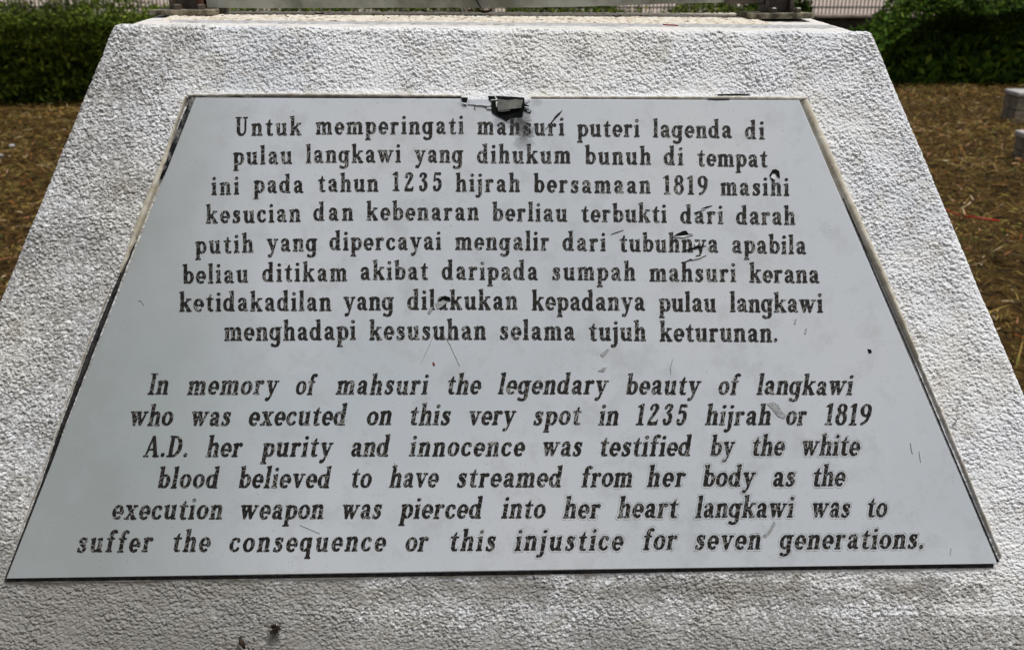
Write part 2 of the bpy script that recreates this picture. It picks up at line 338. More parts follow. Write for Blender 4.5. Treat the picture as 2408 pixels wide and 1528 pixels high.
# ------------------------------------------------------------------ HEDGES
def leaf_cloud(centres, normals, size, jit=.9):
    n = len(centres); d = normals + RNG.normal(0, jit, (n, 3)); d /= np.linalg.norm(d, axis=1)[:, None]
    t = np.cross(d, RNG.normal(0, 1, (n, 3))); t /= np.linalg.norm(t, axis=1)[:, None]; s = np.cross(d, t)
    L = (size*(.6+.8*RNG.random(n)))[:, None]
    v = np.stack([centres - t*L, centres + s*L*.42 - d*L*.12, centres + t*L, centres - s*L*.42 - d*L*.12], 1).reshape(-1, 3)
    k = np.arange(n)[:, None]*4
    return v, [k + np.array([[0,1,2]]), k + np.array([[0,2,3]])]
def hedge(label, x0, x1, yfront, depth, height, leaf, n, m, seed, lumps=.16, shoots=60, group=None, bottom=.0, taper=0.):
    root = empty('hedge', ((x0+x1)/2, yfront + depth/2, 0)); tag(root, label, 'hedge', group)
    hp = lambda q: height*(1 - taper*np.clip(1-(q-x0)/1.1, 0, 1)**1.3) + lumps*.35*gnoise(q*.9+seed, q*0+2., seed+9)
    x = RNG.uniform(x0, x1, n); w_ = RNG.random(n); w_ = np.clip(w_ + .16*fbm(x*.9+seed, w_*1.5, seed+5, 3)*np.sin(np.pi*w_), 0, 1)   # profile: undercut foot, bulging chest, rounded shoulder, top
    hx = hp(x)
    pz = np.interp(w_, [0, .25, .50, .72, 1], [bottom, .40, .74, .97, 1.0]); pyy = np.interp(w_, [0, .25, .50, .62, .75, 1], [.66, .52, .16, .02, .26, 1.0])
    z = bottom + (hx-bottom)*np.clip((pz-bottom)/(1-bottom), 0, 1); y = yfront + depth*np.where(w_ < .75, pyy*.8, pyy)
    b1 = lumps*fbm(x*1.6+seed, w_*3.4, seed, 4); inn = np.abs(RNG.normal(0, .11, n))
    nz = np.clip((w_-.35)/.5, 0, 1); y = y - b1*(1-nz*.7) + inn*(1-nz); z = z + b1*nz*.8 - inn*nz
    nn = np.stack([x*0, -(1-nz)-.15, .25+nz], -1)
    v, f = leaf_cloud(np.stack([x, y, z], -1), nn, leaf)
    tag(mesh_np('foliage', v, f, m, root), kind='stuff')
    # inner darkness comes from a real thicket of branches
    specs = []
    for xx in np.arange(x0+.15, x1-.1, .22):
        bx = xx + random.uniform(-.08, .08); by = yfront + depth*random.uniform(.45, .6)
        for q in range(3):
            tx = bx + random.uniform(-.35, .35); ty = by + random.uniform(-.25, .25)
            specs.append(([(bx, by, -.02), ((bx+tx)/2+random.uniform(-.05,.05), (by+ty)/2, height*.45), (tx, ty, float(hp(np.array([tx]))[0])*.9)], [.016, .011, .004]))
    tag(join_tubes('branches', specs, M_TWIG, root), kind='stuff')
    vi, fi = leaf_cloud(np.stack([RNG.uniform(x0, x1, n//3), yfront + depth*RNG.uniform(.25,.9,n//3), RNG.uniform(bottom, (height-.2)*(1-taper*.7), n//3)], -1), np.tile([0,-1.,0], (n//3,1)), leaf*1.9, .5)
    tag(mesh_np('inner_foliage', vi, fi, m, root), kind='stuff')
    cs, sp_ = [], []
    for q in range(shoots):
        sx = random.uniform(x0, x1); sy = yfront + depth*random.uniform(.05,.7); hh = random.uniform(.04, .17); hq = float(hp(np.array([sx]))[0])
        dx = random.uniform(-.06, .06); sp_.append(([(sx, sy, hq-.12), (sx+dx*.5, sy, hq+hh*.5), (sx+dx, sy, hq+hh)], [.004,.003,.0015]))
        for u in np.linspace(0, 1, 9): cs.append((sx+dx*u+random.uniform(-.025,.025), sy+random.uniform(-.03,.03), hq-.05+(hh+.05)*u))
    if cs:
        v, f = leaf_cloud(np.array(cs), np.tile([0,-.5,.8], (len(cs),1)), leaf); tag(mesh_np('shoot_leaves', v, f, m, root), kind='stuff')
        tag(join_tubes('shoots', sp_, M_TWIG, root, 4), kind='stuff')
    return root
hedge('long clipped hedge of small leaves on the left, behind the plinth', -9.5, 2.9, 9.9, 1.1, 1.03, .022, 150000, M_LEAF, 3, shoots=330, lumps=.25)
hedge('loose dark bush of longer leaves at the far right behind the lawn', 4.62, 9.8, 11.7, 1.4, 1.20, .040, 52000, M_LEAF2, 21, lumps=.24, shoots=90, taper=.5)
hedge('sparse shrub showing just right of the right-hand steel post', 3.35, 4.15, 12.9, .8, .98, .040, 6500, M_LEAF2, 33, lumps=.2, shoots=26)

# ------------------------------------------------------------------ RAILING on low wall behind
rt = empty('railing_wall', (2, 15.4, 0)); tag(rt, 'low dark wall with pale coping and thin upright railings behind the hedges', 'fence')
bevel_box('wall_body', (-14, 15.3, -.02), (14, 15.5, .70), M_WALLD, rt, .01)
bevel_box('coping', (-14, 15.24, .702), (14, 15.56, .75), M_COPE, rt, .012)
bm_rail = None
xs = np.concatenate([np.arange(3.9, 6.9, .062), np.arange(-8.6, -5.5, .062), np.arange(-5.5, 3.9, .062), np.arange(6.9, 10.5, .062)])
for n_, xx in enumerate(xs[:290]):
    if bm_rail is None:
        o = bevel_box('rail_bar', (-.008, -.008, 0), (.008, .008, .95), M_RAIL, rt, 0); bm_rail = o.data
    else:
        o = bpy.data.objects.new('rail_bar', bm_rail); COL.objects.link(o); o.parent = rt
    o.location = Vector((xx, 15.4, .748)) - rt.location
tube('rail', [(-8.6, 15.4, .86), (10, 15.4, .86)], .016, M_RAIL, rt)
tube('rail', [(-8.6, 15.4, 1.70), (10, 15.4, 1.70)], .016, M_RAIL, rt)

# ------------------------------------------------------------------ LOW BLOCK WALLS at the right edge
def block_wall(label, px, pyb, rows, bw, bh, nx_, rot, top_over=.012):
    p = on_z(px, pyb, 0.0); root = empty('block_wall', tuple(map(float, p))); tag(root, label, 'low wall', 'low block walls at the right edge')
    cR, sR = math.cos(rot), math.sin(rot)
    me = None
    for k in range(rows):
        for q in range(nx_):
            for d_ in range(2):
                if me is None:
                    b_ = bevel_box('block', (0,0,0), (bw-.008, bw-.008, bh-.006), M_BLOCK, root, .008, 2); me = b_.data
                else:
                    b_ = bpy.data.objects.new('block', me); COL.objects.link(b_); b_.parent = root
                lx, ly = q*bw, d_*bw
                b_.location = (lx*cR - ly*sR, lx*sR + ly*cR, k*bh + .002); b_.rotation_euler = (0, 0, rot + random.uniform(-.01, .01))
    cap = bevel_box('cap', (-top_over, -top_over, rows*bh), (nx_*bw+top_over-.008, 2*bw+top_over-.008, rows*bh+.05), M_CAPB, None, .02, 4)
    cap.parent = root; cap.rotation_euler = (0, 0, rot); cap.location = (0, 0, .001)
    return root
block_wall('farther low wall of square brown blocks under a rounded pale cap', 2382, 292, 2, .145, .128, 8, R(-3))
block_wall('nearer low wall of square blocks at the right edge, lower in the picture', 2416, 394, 2, .145, .095, 8, R(-4))

# ------------------------------------------------------------------ PEDESTAL
BASE = -.006                                       # roughcast lies this far behind the plaque's face
sTL, tTL = on_plaque(260, 47); sTR, tTR = on_plaque(2057, 65)
sL2, tL2 = on_plaque(-22, 728);  sR2, tR2 = on_plaque(2411, 905)
kL = (sL2-sTL)/(tL2-tTL); kR = (sR2-sTR)/(tR2-tTR)
edgeL = lambda t: sTL + kL*(t-tTL); edgeR = lambda t: sTR + kR*(t-tTR)
ttop = lambda u: tTL + (tTR-tTL)*u
tbot = -(P0[2]) / cl                                # where the face meets the ground
pq = [on_plaque(*p) for p in ((459,229),(1880,236),(2346,1325),(14,1360))]   # TL TR BR BL
PQ = np.array([[float(a_), float(b_)] for a_, b_ in pq])
def inside_dist(s, t):                              # >0 inside the plaque outline
    d = np.full(np.shape(s), 1e9)
    for q in range(4):
        A, B = PQ[q], PQ[(q+1) % 4]; e_ = B-A; L = np.hypot(*e_)
        d = np.minimum(d, (e_[1]*(s-A[0]) - e_[0]*(t-A[1]))/L)
    return d
def stucco(s, t):
    def flakes(cw, ch, seed, wamp):                 # thrown mortar: tilted flakes with sharp lower lips
        x = (s + wamp*gnoise(s/(cw*1.1), t/(cw*1.1), seed+20) + .3*wamp*gnoise(s/(cw*.4), t/(cw*.4), seed+22))/cw
        y = (t + wamp*gnoise(s/(cw*1.1)+7, t/(cw*1.1), seed+21) + .3*wamp*gnoise(s/(cw*.4)+3, t/(cw*.4), seed+23))/ch
        d, ox, oy, r1, r2 = worley(x, y, seed)
        an = (r2-.5)*2.6 - np.pi/2
        return .50*r1 + .95*(1-np.clip(d, 0, 1)**2) + .50*(np.cos(an)*ox + np.sin(an)*oy)
    amp = np.clip(.95 + .50*gnoise(s/.040, t/.040, 4), .5, 1.35)
    h = (.0016*flakes(.0038, .0029, 1, .0020) + .0008*flakes(.0023, .0019, 7, .0012))*amp
    fl = .00108*amp + .0005*gnoise(s/.018, t/.014, 15); q = h - fl; h = fl + .5*(q + np.sqrt(q*q + .00022**2))*1.15      # flakes stand on a flat first coat + .0010*gnoise(s/.020, t/.014, 3) + .0010*gnoise(s/.12, t/.12, 6)
    h = h - .0012*np.exp(-((t+.392 + .004*gnoise(s/.05, s*0, 90))/.0025)**2)*np.clip((s-.15)/.15, 0, 1)
    d = -inside_dist(s, t)                          # distance outside the plaque
    near = np.clip((d-.002)/.010, 0, 1)
    return (h - .0024)*(.25+.75*near) + .0012*(1-near)
def front_patch(t0f, t1f, NX, NY, hole=True):
    u = np.linspace(0, 1, NX); vv = np.linspace(0, 1, NY)
    Um, Vm = np.meshgrid(u, vv); tt = t0f(Um) + (t1f(Um)-t0f(Um))*Vm
    L = edgeL(tt); Rr = edgeR(tt); ss = L + (Rr-L)*Um
    h = stucco(ss, tt) + BASE
    r = .008
    for dd in (ss-L, Rr-ss, (ttop(Um)-tt)):
        q = np.clip(r-dd, 0, r); h = h - (r - np.sqrt(np.maximum(r*r-q*q, 0)))*.9
    ds = inside_dist(ss, tt)
    P = W(ss, tt, h)
    i, j = np.meshgrid(np.arange(NY-1), np.arange(NX-1), indexing='ij')
    f = np.stack([i*NX+j, i*NX+j+1, (i+1)*NX+j+1, (i+1)*NX+j], -1).reshape(-1, 4)
    if hole:
        f = f[ds.ravel()[f].min(1) < .012]
    return P.reshape(-1, 3), f, ss.ravel(), tt.ravel()
tfr = -0.40                                        # just under the picture's lower edge
Va, Fa, sa, ta = front_patch(lambda u: np.full_like(u, tfr), ttop, 1450, 1000)
Vb, Fb, sb, tb = front_patch(lambda u: np.full_like(u, tbot), lambda u: np.full_like(u, tfr), 300, 260, False)
ped = empty('plinth', (0, 1.15, 0)); tag(ped, 'white roughcast concrete plinth leaning back behind the engraved grey plaque', 'plinth')
def compact(V, Fs):
    used = np.unique(Fs); mp = np.zeros(len(V), np.int64); mp[used] = np.arange(len(used)); return V[used], mp[Fs], used
Va, Fa, us = compact(Va, Fa); sa, ta = sa[us], ta[us]
V = np.concatenate([Va, Vb]); Fc = np.concatenate([Fa, Fb+len(Va)])
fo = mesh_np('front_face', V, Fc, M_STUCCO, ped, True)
s_, t_ = np.concatenate([sa, sb]), np.concatenate([ta, tb])
gr = np.clip((-.20 - t_)/.16, 0, 1)*.78 + np.clip((-.12 - s_)/.30, 0, 1)*.46 + .10*gnoise(s_/.08, t_/.06, 44)  # left term mixes real grime with painted shade
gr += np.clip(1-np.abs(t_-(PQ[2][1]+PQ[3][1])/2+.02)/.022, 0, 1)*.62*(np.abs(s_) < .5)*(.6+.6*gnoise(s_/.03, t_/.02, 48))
gr -= np.clip((s_-.30)/.2, 0, 1)*.25*(t_ > -.3)  # paler right side: brighter light there put into the mask
at = fo.data.attributes.new('grime_and_shade', 'FLOAT', 'POINT'); at.data.foreach_set('value', np.clip(gr, 0, 1).astype(np.float32))

# top surface: corners
def Wp(s, t, n=0.): return W(np.array([s]), np.array([t]), n)[0]
FL = Wp(float(sTL)+.006, float(tTL), BASE-.007); FR = Wp(float(sTR)-.006, float(tTR), BASE-.007)
yb = FL[1] + .235
BLc = on_y(385, 29.0, yb); BRc = on_y(1888, 36.0, yb); BLc[2] = H - (H-on_y(800, 28.5, yb)[2]); BRc[2] = on_y(1888, 34, yb)[2]
def topP(u, v): return (FL*(1-u)+FR*u)*(1-v) + (BLc*(1-u)+BRc*u)*v
def strip(name, v0, v1, NX, NY, m, rough_, lift, parent, sc=.006, u0=0., u1=1.):
    u = np.linspace(u0, u1, NX); v = np.linspace(v0, v1, NY); Um, Vm = np.meshgrid(u, v)
    P = (FL[None,None]*(1-Um)[...,None]+FR*Um[...,None])*(1-Vm)[...,None] + (BLc*(1-Um)[...,None]+BRc*Um[...,None])*Vm[...,None]
    P[...,2] += lift + rough_*(fbm(P[...,0]/sc, P[...,1]/sc, 50, 3))
    ed = np.minimum(np.minimum(Um, 1-Um)*.8, 1); P[...,2] -= .0022*np.clip(1-ed/.010, 0, 1)**2
    if lift > 0: P[0,:,2] -= .006; P[-1,:,2] -= .006; P[:,0,2] -= .006; P[:,-1,2] -= .006
    i, j = np.meshgrid(np.arange(NY-1), np.arange(NX-1), indexing='ij')
    f = np.stack([i*NX+j, i*NX+j+1, (i+1)*NX+j+1, (i+1)*NX+j], -1).reshape(-1, 4)
    return mesh_np(name, P, f, m, parent, True)
strip('rim', -.01, 1.0, 460, 60, M_EDGE, .0004, -.0010, ped, .009)
strip('groove', .20, .33, 400, 12, M_GROOVE, .0004, .0004, ped, .009, .05, .985)
strip('gritty_top', .32, .985, 520, 90, M_GRIT, .0010, .0014, ped, .005, .035, .90)
# sides and back
def quad_grid(A, B, C, D, nu, nv, name, m, parent, amp=.0022, seed=80):
    u = np.linspace(0,1,nu); v = np.linspace(0,1,nv); Um, Vm = np.meshgrid(u, v); u_, v_ = Um[...,None], Vm[...,None]
    A, B, C, D = map(np.asarray, (A, B, C, D))
    P = (A*(1-u_)+B*u_)*(1-v_) + (D*(1-u_)+C*u_)*v_
    n = np.cross(B-A, D-A); n /= np.linalg.norm(n); Lu = np.linalg.norm(B-A); Lv = np.linalg.norm(D-A)
    P = P + n*(amp*np.abs(gnoise(Um*Lu/.008, Vm*Lv/.008, seed))*2)[...,None]
    i, j = np.meshgrid(np.arange(nv-1), np.arange(nu-1), indexing='ij')
    f = np.stack([i*nu+j, i*nu+j+1, (i+1)*nu+j+1, (i+1)*nu+j], -1).reshape(-1, 4)
    return mesh_np(name, P, f, m, parent, True)
bFL = Wp(float(edgeL(tbot))+.004, tbot, BASE-.016); bFR = Wp(float(edgeR(tbot))-.004, tbot, BASE-.016)
dz = np.array([0, 0, .006])
bBL = np.array([bFL[0], yb+.35, 0]); bBR = np.array([bFR[0], yb+.35, 0])
quad_grid(bBL, bFL, FL-dz, BLc-dz, 70, 150, 'side_face', M_STUCCO, ped)
quad_grid(bFR, bBR, BRc-dz, FR-dz, 70, 150, 'side_face', M_STUCCO, ped)
quad_grid(bBR, bBL, BLc-dz, BRc-dz, 120, 120, 'back_face', M_STUCCO, ped)

# ------------------------------------------------------------------ PLAQUE
plq = empty('plaque', tuple(map(float, P0))); tag(plq, 'grey trapezoid plaque with cracked black lettering in two languages, torn at its top edge', 'plaque')
NA = 60
def ring_poly(n_off, inset):
    c = PQ.mean(0); out = []
    for q in range(4):
        A, B = PQ[q], PQ[(q+1) % 4]
        for k in range(NA):
            p = A + (B-A)*k/NA; d = p - c; p = p - d/np.linalg.norm(d)*inset
            out.append(p)
    o_ = np.array(out); return W(o_[:,0], o_[:,1], n_off)
V0 = ring_poly(-.010, 0); V1 = ring_poly(-.0008, 0); V2 = ring_poly(0, .001); nR = 4*NA
Vp = np.concatenate([V0, V1, V2]); fs = []
for a_ in (0, nR):
    for k in range(nR): fs.append((a_+k, a_+(k+1) % nR, a_+nR+(k+1) % nR, a_+nR+k))
fs = [tuple(reversed(f)) if False else f for f in fs] + [tuple(range(2*nR, 3*nR))]
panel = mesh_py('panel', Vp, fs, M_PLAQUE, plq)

# --- marching squares fill of a 2-D field (inside < 0)
def march(fld, xs, ys):
    ny_, nx_ = fld.shape; verts, faces = [], []
    ins = fld < 0; full = ins[:-1,:-1] & ins[:-1,1:] & ins[1:,:-1] & ins[1:,1:]
    anyi = ins[:-1,:-1] | ins[:-1,1:] | ins[1:,:-1] | ins[1:,1:]
    for r in range(ny_-1):
        row = full[r]; c = 0
        if not anyi[r].any(): continue
        idx = np.flatnonzero(row)
        if len(idx):
            sp_ = np.split(idx, np.flatnonzero(np.diff(idx) > 1)+1)
            for g_ in sp_:
                a0, a1 = g_[0], g_[-1]+1; b0 = len(verts)
                verts += [(xs[a0], ys[r]), (xs[a1], ys[r]), (xs[a1], ys[r+1]), (xs[a0], ys[r+1])]; faces.append((b0, b0+1, b0+2, b0+3))
        for c in np.flatnonzero(anyi[r] & ~row):
            P = [(xs[c], ys[r], fld[r,c]), (xs[c+1], ys[r], fld[r,c+1]), (xs[c+1], ys[r+1], fld[r+1,c+1]), (xs[c], ys[r+1], fld[r+1,c])]
            out = []
            for q in range(4):
                a, b2 = P[q], P[(q+1) % 4]
                if a[2] < 0: out.append((a[0], a[1]))
                if (a[2] < 0) != (b2[2] < 0):
                    k = a[2]/(a[2]-b2[2]); out.append((a[0]+(b2[0]-a[0])*k, a[1]+(b2[1]-a[1])*k))
            if len(out) >= 3:
                b0 = len(verts); verts += out; faces.append(tuple(range(b0, b0+len(out))))
    return verts, faces

# --- the typeface: a sturdy narrow roman with bracketed serifs, drawn stroke by stroke
ST, SH = .158, .05
def box(x0, y0, x1, y1): return ('b', x0, y0, x1, y1)
def stk(*p): return ('p', p)
def poly(*p): return ('g', p)
def stem(x, y0, y1, w_=ST): return box(x, y0, x+w_, y1)
def foot(x, y=0, l=.055, r=.055, w_=ST): return box(x-l, y, x+w_+r, y+SH)
def flag(x, y): return poly((x-.062, y-.062), (x-.055, y-.03), (x+ST, y+.012), (x+ST, y-.14), (x, y-.105))
def arc(cx, cy, rx, ry, a0, a1, thick=.078, thin=.034, n=22):
    pts = []
    for k in range(n+1):
        a = math.radians(a0 + (a1-a0)*k/n); c = abs(math.cos(a))
        pts.append((cx+rx*math.cos(a), cy+ry*math.sin(a), thin + (thick-thin)*c**1.5))
    return ('p', pts)
def dot(x, y, r): return ('p', [(x, y, r), (x+.001, y, r)])
def arch(x): return [stk((x-.16, .43, .025), (x-.11, .52, .04), (x-.04, .562, .046), (x+.035, .548, .062), (x+.075, .47, .078), (x+.079, .42, .079)), stem(x, 0, .46)]
GL = {}
def gl(c, adv, *p):
    out = []
    for q in p: out += q if isinstance(q, list) else [q]
    GL[c] = (adv, out)
gl('i', .27, stem(.055,0,.57), foot(.055), flag(.055,.59), dot(.13,.835,.082))
gl('l', .27, stem(.055,0,.98), foot(.055), flag(.055,1.0))
gl('j', .27, stem(.07,-.12,.57), flag(.07,.59), dot(.145,.835,.082), stk((.149,-.1,.079),(.125,-.2,.06),(.05,-.255,.045),(-.03,-.235,.055)))
gl('n', .57, stem(.055,0,.57), foot(.055,0,.055,.04), flag(.055,.59), arch(.355), foot(.355,0,.04,.055))
gl('h', .57, stem(.055,0,.98), foot(.055,0,.055,.04), flag(.055,1.0), arch(.355), foot(.355,0,.04,.055))
gl('m', .85, stem(.055,0,.57), foot(.055,0,.055,.04), flag(.055,.59), arch(.345), foot(.345,0,.04,.04), arch(.635), foot(.635,0,.04,.055))
gl('r', .44, stem(.055,0,.57), foot(.055), flag(.055,.59), stk((.19,.42,.025),(.25,.52,.04),(.32,.56,.045)), dot(.355,.515,.072))
gl('u', .59, flag(.055,.59), stem(.055,.17,.57), stk((.134,.2,.079),(.155,.09,.072),(.23,.035,.048),(.32,.06,.036),(.39,.15,.026)), stem(.365,0,.57), flag(.365,.59), box(.5,0,.585,SH))
gl('k', .59, stem(.055,0,.98), foot(.055,0,.055,.03), flag(.055,1.0), stk((.18,.25,.034),(.44,.55,.036)), box(.34,.54,.575,.59), stk((.285,.37,.06),(.46,.06,.078)), box(.345,0,.60,SH))
gl('o', .52, arc(.26,.295,.182,.258,0,360,n=36))
gl('e', .49, arc(.255,.295,.172,.258,-2,302,.078,.040,32), box(.12,.255,.485,.318))
gl('c', .46, arc(.25,.295,.178,.258,52,318,n=28), dot(.365,.465,.068))
gl('a', .53, dot(.105,.46,.066), stk((.10,.48,.055),(.15,.55,.042),(.23,.568,.042),(.315,.54,.062),(.36,.46,.077),(.365,.4,.079)), box(.286,.09,.444,.44),
   stk((.33,.335,.03),(.22,.31,.038),(.13,.255,.062),(.105,.165,.076),(.145,.07,.058),(.22,.038,.042),(.33,.13,.026)), stk((.365,.1,.076),(.41,.035,.045),(.5,.03,.028)))
gl('s', .44, stk((.355,.455,.038),(.33,.525,.035),(.23,.568,.036),(.13,.53,.056),(.11,.45,.07),(.17,.365,.08),(.27,.29,.083),(.335,.21,.078),(.335,.12,.066),(.27,.045,.046),(.18,.022,.036),(.1,.06,.036),(.07,.14,.04)), poly((.32,.42),(.395,.42),(.395,.58),(.36,.58)), poly((.035,.17),(.105,.17),(.075,.01),(.035,.01)))
gl('t', .39, stem(.10,.1,.57), poly((.10,.56),(.258,.56),(.258,.80),(.21,.80),(.17,.70)), box(.01,.535,.37,.585), stk((.179,.12,.079),(.205,.05,.056),(.28,.028,.036),(.365,.05,.026)), box(.18,0,.37,.045))
BW = lambda cx: arc(cx,.295,.165,.255,0,360,n=32)
gl('b', .55, stem(.055,.02,.98), flag(.055,1.0), BW(.31))
gl('d', .57, BW(.225), stem(.33,0,.98), flag(.33,1.0), box(.45,0,.55,SH))
gl('p', .55, stem(.055,-.28,.57), foot(.055,-.30), flag(.055,.59), BW(.315))
gl('q', .55, BW(.225), stem(.335,-.28,.585), foot(.335,-.30))
gl('g', .56, BW(.225), stem(.335,-.12,.57), poly((.335,.585),(.56,.585),(.56,.54),(.45,.52),(.335,.5)), stk((.414,-.1,.079),(.39,-.19,.066),(.30,-.25,.046),(.19,-.25,.044),(.10,-.205,.06)))
gl('v', .56, stk((.135,.53,.08),(.29,.06,.066)), stk((.46,.55,.034),(.31,.05,.04)), box(0,.54,.26,.59), box(.355,.54,.565,.59))
gl('y', .57, stk((.135,.53,.08),(.30,.08,.066)), stk((.47,.55,.034),(.31,.02,.042),(.235,-.18,.044),(.17,-.24,.04)), dot(.115,-.21,.064), box(0,.54,.26,.59), box(.36,.54,.575,.59))
gl('w', .83, stk((.13,.53,.076),(.25,.06,.062)), stk((.36,.52,.034),(.27,.05,.038)), stk((.40,.53,.076),(.52,.06,.062)), stk((.72,.55,.034),(.54,.05,.038)), box(0,.54,.50,.59), box(.61,.54,.82,.59))
gl('x', .56, stk((.15,.53,.08),(.40,.06,.08)), stk((.43,.54,.034),(.12,.05,.034)), box(0,.54,.27,.59), box(.34,.54,.54,.59), box(0,0,.22,SH), box(.30,0,.56,SH))
gl('f', .40, stem(.10,0,.78), foot(.10), box(.01,.535,.36,.585), stk((.179,.76,.079),(.20,.87,.066),(.27,.935,.048),(.33,.935,.045)), dot(.36,.885,.07))
gl('U', .68, stem(.075,.25,.96), box(0,.915,.31,.965), box(.475,.25,.555,.96), box(.405,.915,.63,.965), stk((.154,.26,.079),(.17,.14,.078),(.24,.045,.062),(.33,.025,.045),(.43,.06,.042),(.49,.15,.041),(.515,.26,.04)))
gl('I', .34, stem(.09,0,.96), foot(.09,0,.08,.08), foot(.09,.915,.08,.08))
gl('A', .70, stk((.33,.93,.04),(.11,.04,.036)), stk((.34,.90,.07),(.55,.06,.08)), box(.17,.29,.50,.34), box(0,0,.23,SH), box(.42,0,.71,SH))
gl('D', .68, stem(.075,0,.96), box(0,0,.25,SH), box(0,.915,.25,.965), arc(.25,.482,.30,.44,-90,90,.085,.036,30))
gl('.', .20, dot(.09,.075,.078))
gl('1', .40, stem(.12,0,.96), foot(.12,0,.09,.09), poly((.0,.80),(.0,.84),(.16,.985),(.278,.985),(.278,.8),(.12,.83)))
gl('2', .54, dot(.12,.71,.07), stk((.10,.74,.05),(.13,.86,.05),(.23,.93,.042),(.33,.90,.06),(.385,.79,.078),(.36,.66,.078),(.26,.47,.06),(.14,.27,.05),(.07,.1,.045)), box(.03,0,.44,.13), poly((.36,.0),(.455,.0),(.48,.23),(.44,.23)))
gl('3', .52, dot(.115,.76,.066), stk((.11,.80,.05),(.16,.90,.045),(.25,.93,.042),(.34,.87,.07),(.36,.76,.078),(.31,.62,.055),(.2,.535,.035)), stk((.2,.535,.035),(.32,.47,.06),(.385,.34,.078),(.37,.17,.078),(.29,.06,.055),(.2,.03,.04),(.11,.09,.05)), dot(.11,.2,.07))
gl('5', .52, stk((.14,.92,.035),(.10,.52,.036)), box(.11,.83,.43,.965), stk((.10,.52,.036),(.22,.60,.042),(.33,.56,.062),(.39,.42,.078),(.38,.22,.078),(.30,.07,.058),(.2,.03,.04),(.11,.08,.05)), dot(.10,.19,.07))
gl('8', .54, arc(.26,.72,.15,.215,0,360,.07,.038,30), arc(.26,.27,.18,.24,0,360,.078,.038,32))
gl('9', .54, arc(.26,.66,.175,.27,0,360,.078,.036,32), stk((.435,.66,.078),(.43,.42,.072),(.36,.22,.06),(.25,.09,.045),(.13,.04,.05)))
RES = .024
def seg_field(X, Y, a, b):
    ax, ay, ar = a; bx, by, br = b; dx, dy = bx-ax, by-ay; L = dx*dx+dy*dy+1e-12
    t = np.clip(((X-ax)*dx+(Y-ay)*dy)/L, 0, 1); return np.hypot(X-ax-dx*t, Y-ay-dy*t) - (ar+(br-ar)*t)
def poly_field(X, Y, pts):
    d = np.full(X.shape, 1e9); inside = np.zeros(X.shape, bool); n = len(pts)
    for q in range(n):
        (ax, ay), (bx, by) = pts[q], pts[(q+1) % n]
        d = np.minimum(d, seg_field(X, Y, (ax,ay,0), (bx,by,0)))
        c = ((ay > Y) != (by > Y)) & (X < (bx-ax)*(Y-ay)/(by-ay+1e-12)+ax); inside ^= c
    return np.where(inside, -d, d)
GXY = {}
def gfield(c):
    if c in GXY: return GXY[c]
    adv, prims = GL[c]; xs = np.arange(-.20, adv+.16, RES); ys = np.arange(-.40, 1.12, RES)
    X, Y = np.meshgrid(xs, ys); f = np.full(X.shape, 1e9)
    for p in prims:
        if p[0] == 'b':
            _, x0, y0, x1, y1 = p; qx = np.abs(X-(x0+x1)/2)-(x1-x0)/2; qy = np.abs(Y-(y0+y1)/2)-(y1-y0)/2
            d = np.hypot(np.maximum(qx,0), np.maximum(qy,0)) + np.minimum(np.maximum(qx,qy), 0)
        elif p[0] == 'p':
            d = np.full(X.shape, 1e9); pts = list(p[1])
            if len(pts) > 2: # smooth the polyline
                a = np.array(pts, float)
                for _ in range(1):
                    q = np.empty((2*len(a)-2+0, 3)); q[0::2] = a[:-1]*.75+a[1:]*.25; q[1::2] = a[:-1]*.25+a[1:]*.75
                    a = np.concatenate([a[:1], q, a[-1:]])
                pts = [tuple(r) for r in a]
            for k in range(len(pts)-1): d = np.minimum(d, seg_field(X, Y, pts[k], pts[k+1]))
        else: d = poly_field(X, Y, p[1])
        f = np.minimum(f, d)
    GXY[c] = (xs, ys, f); return GXY[c]
XS = 1.0
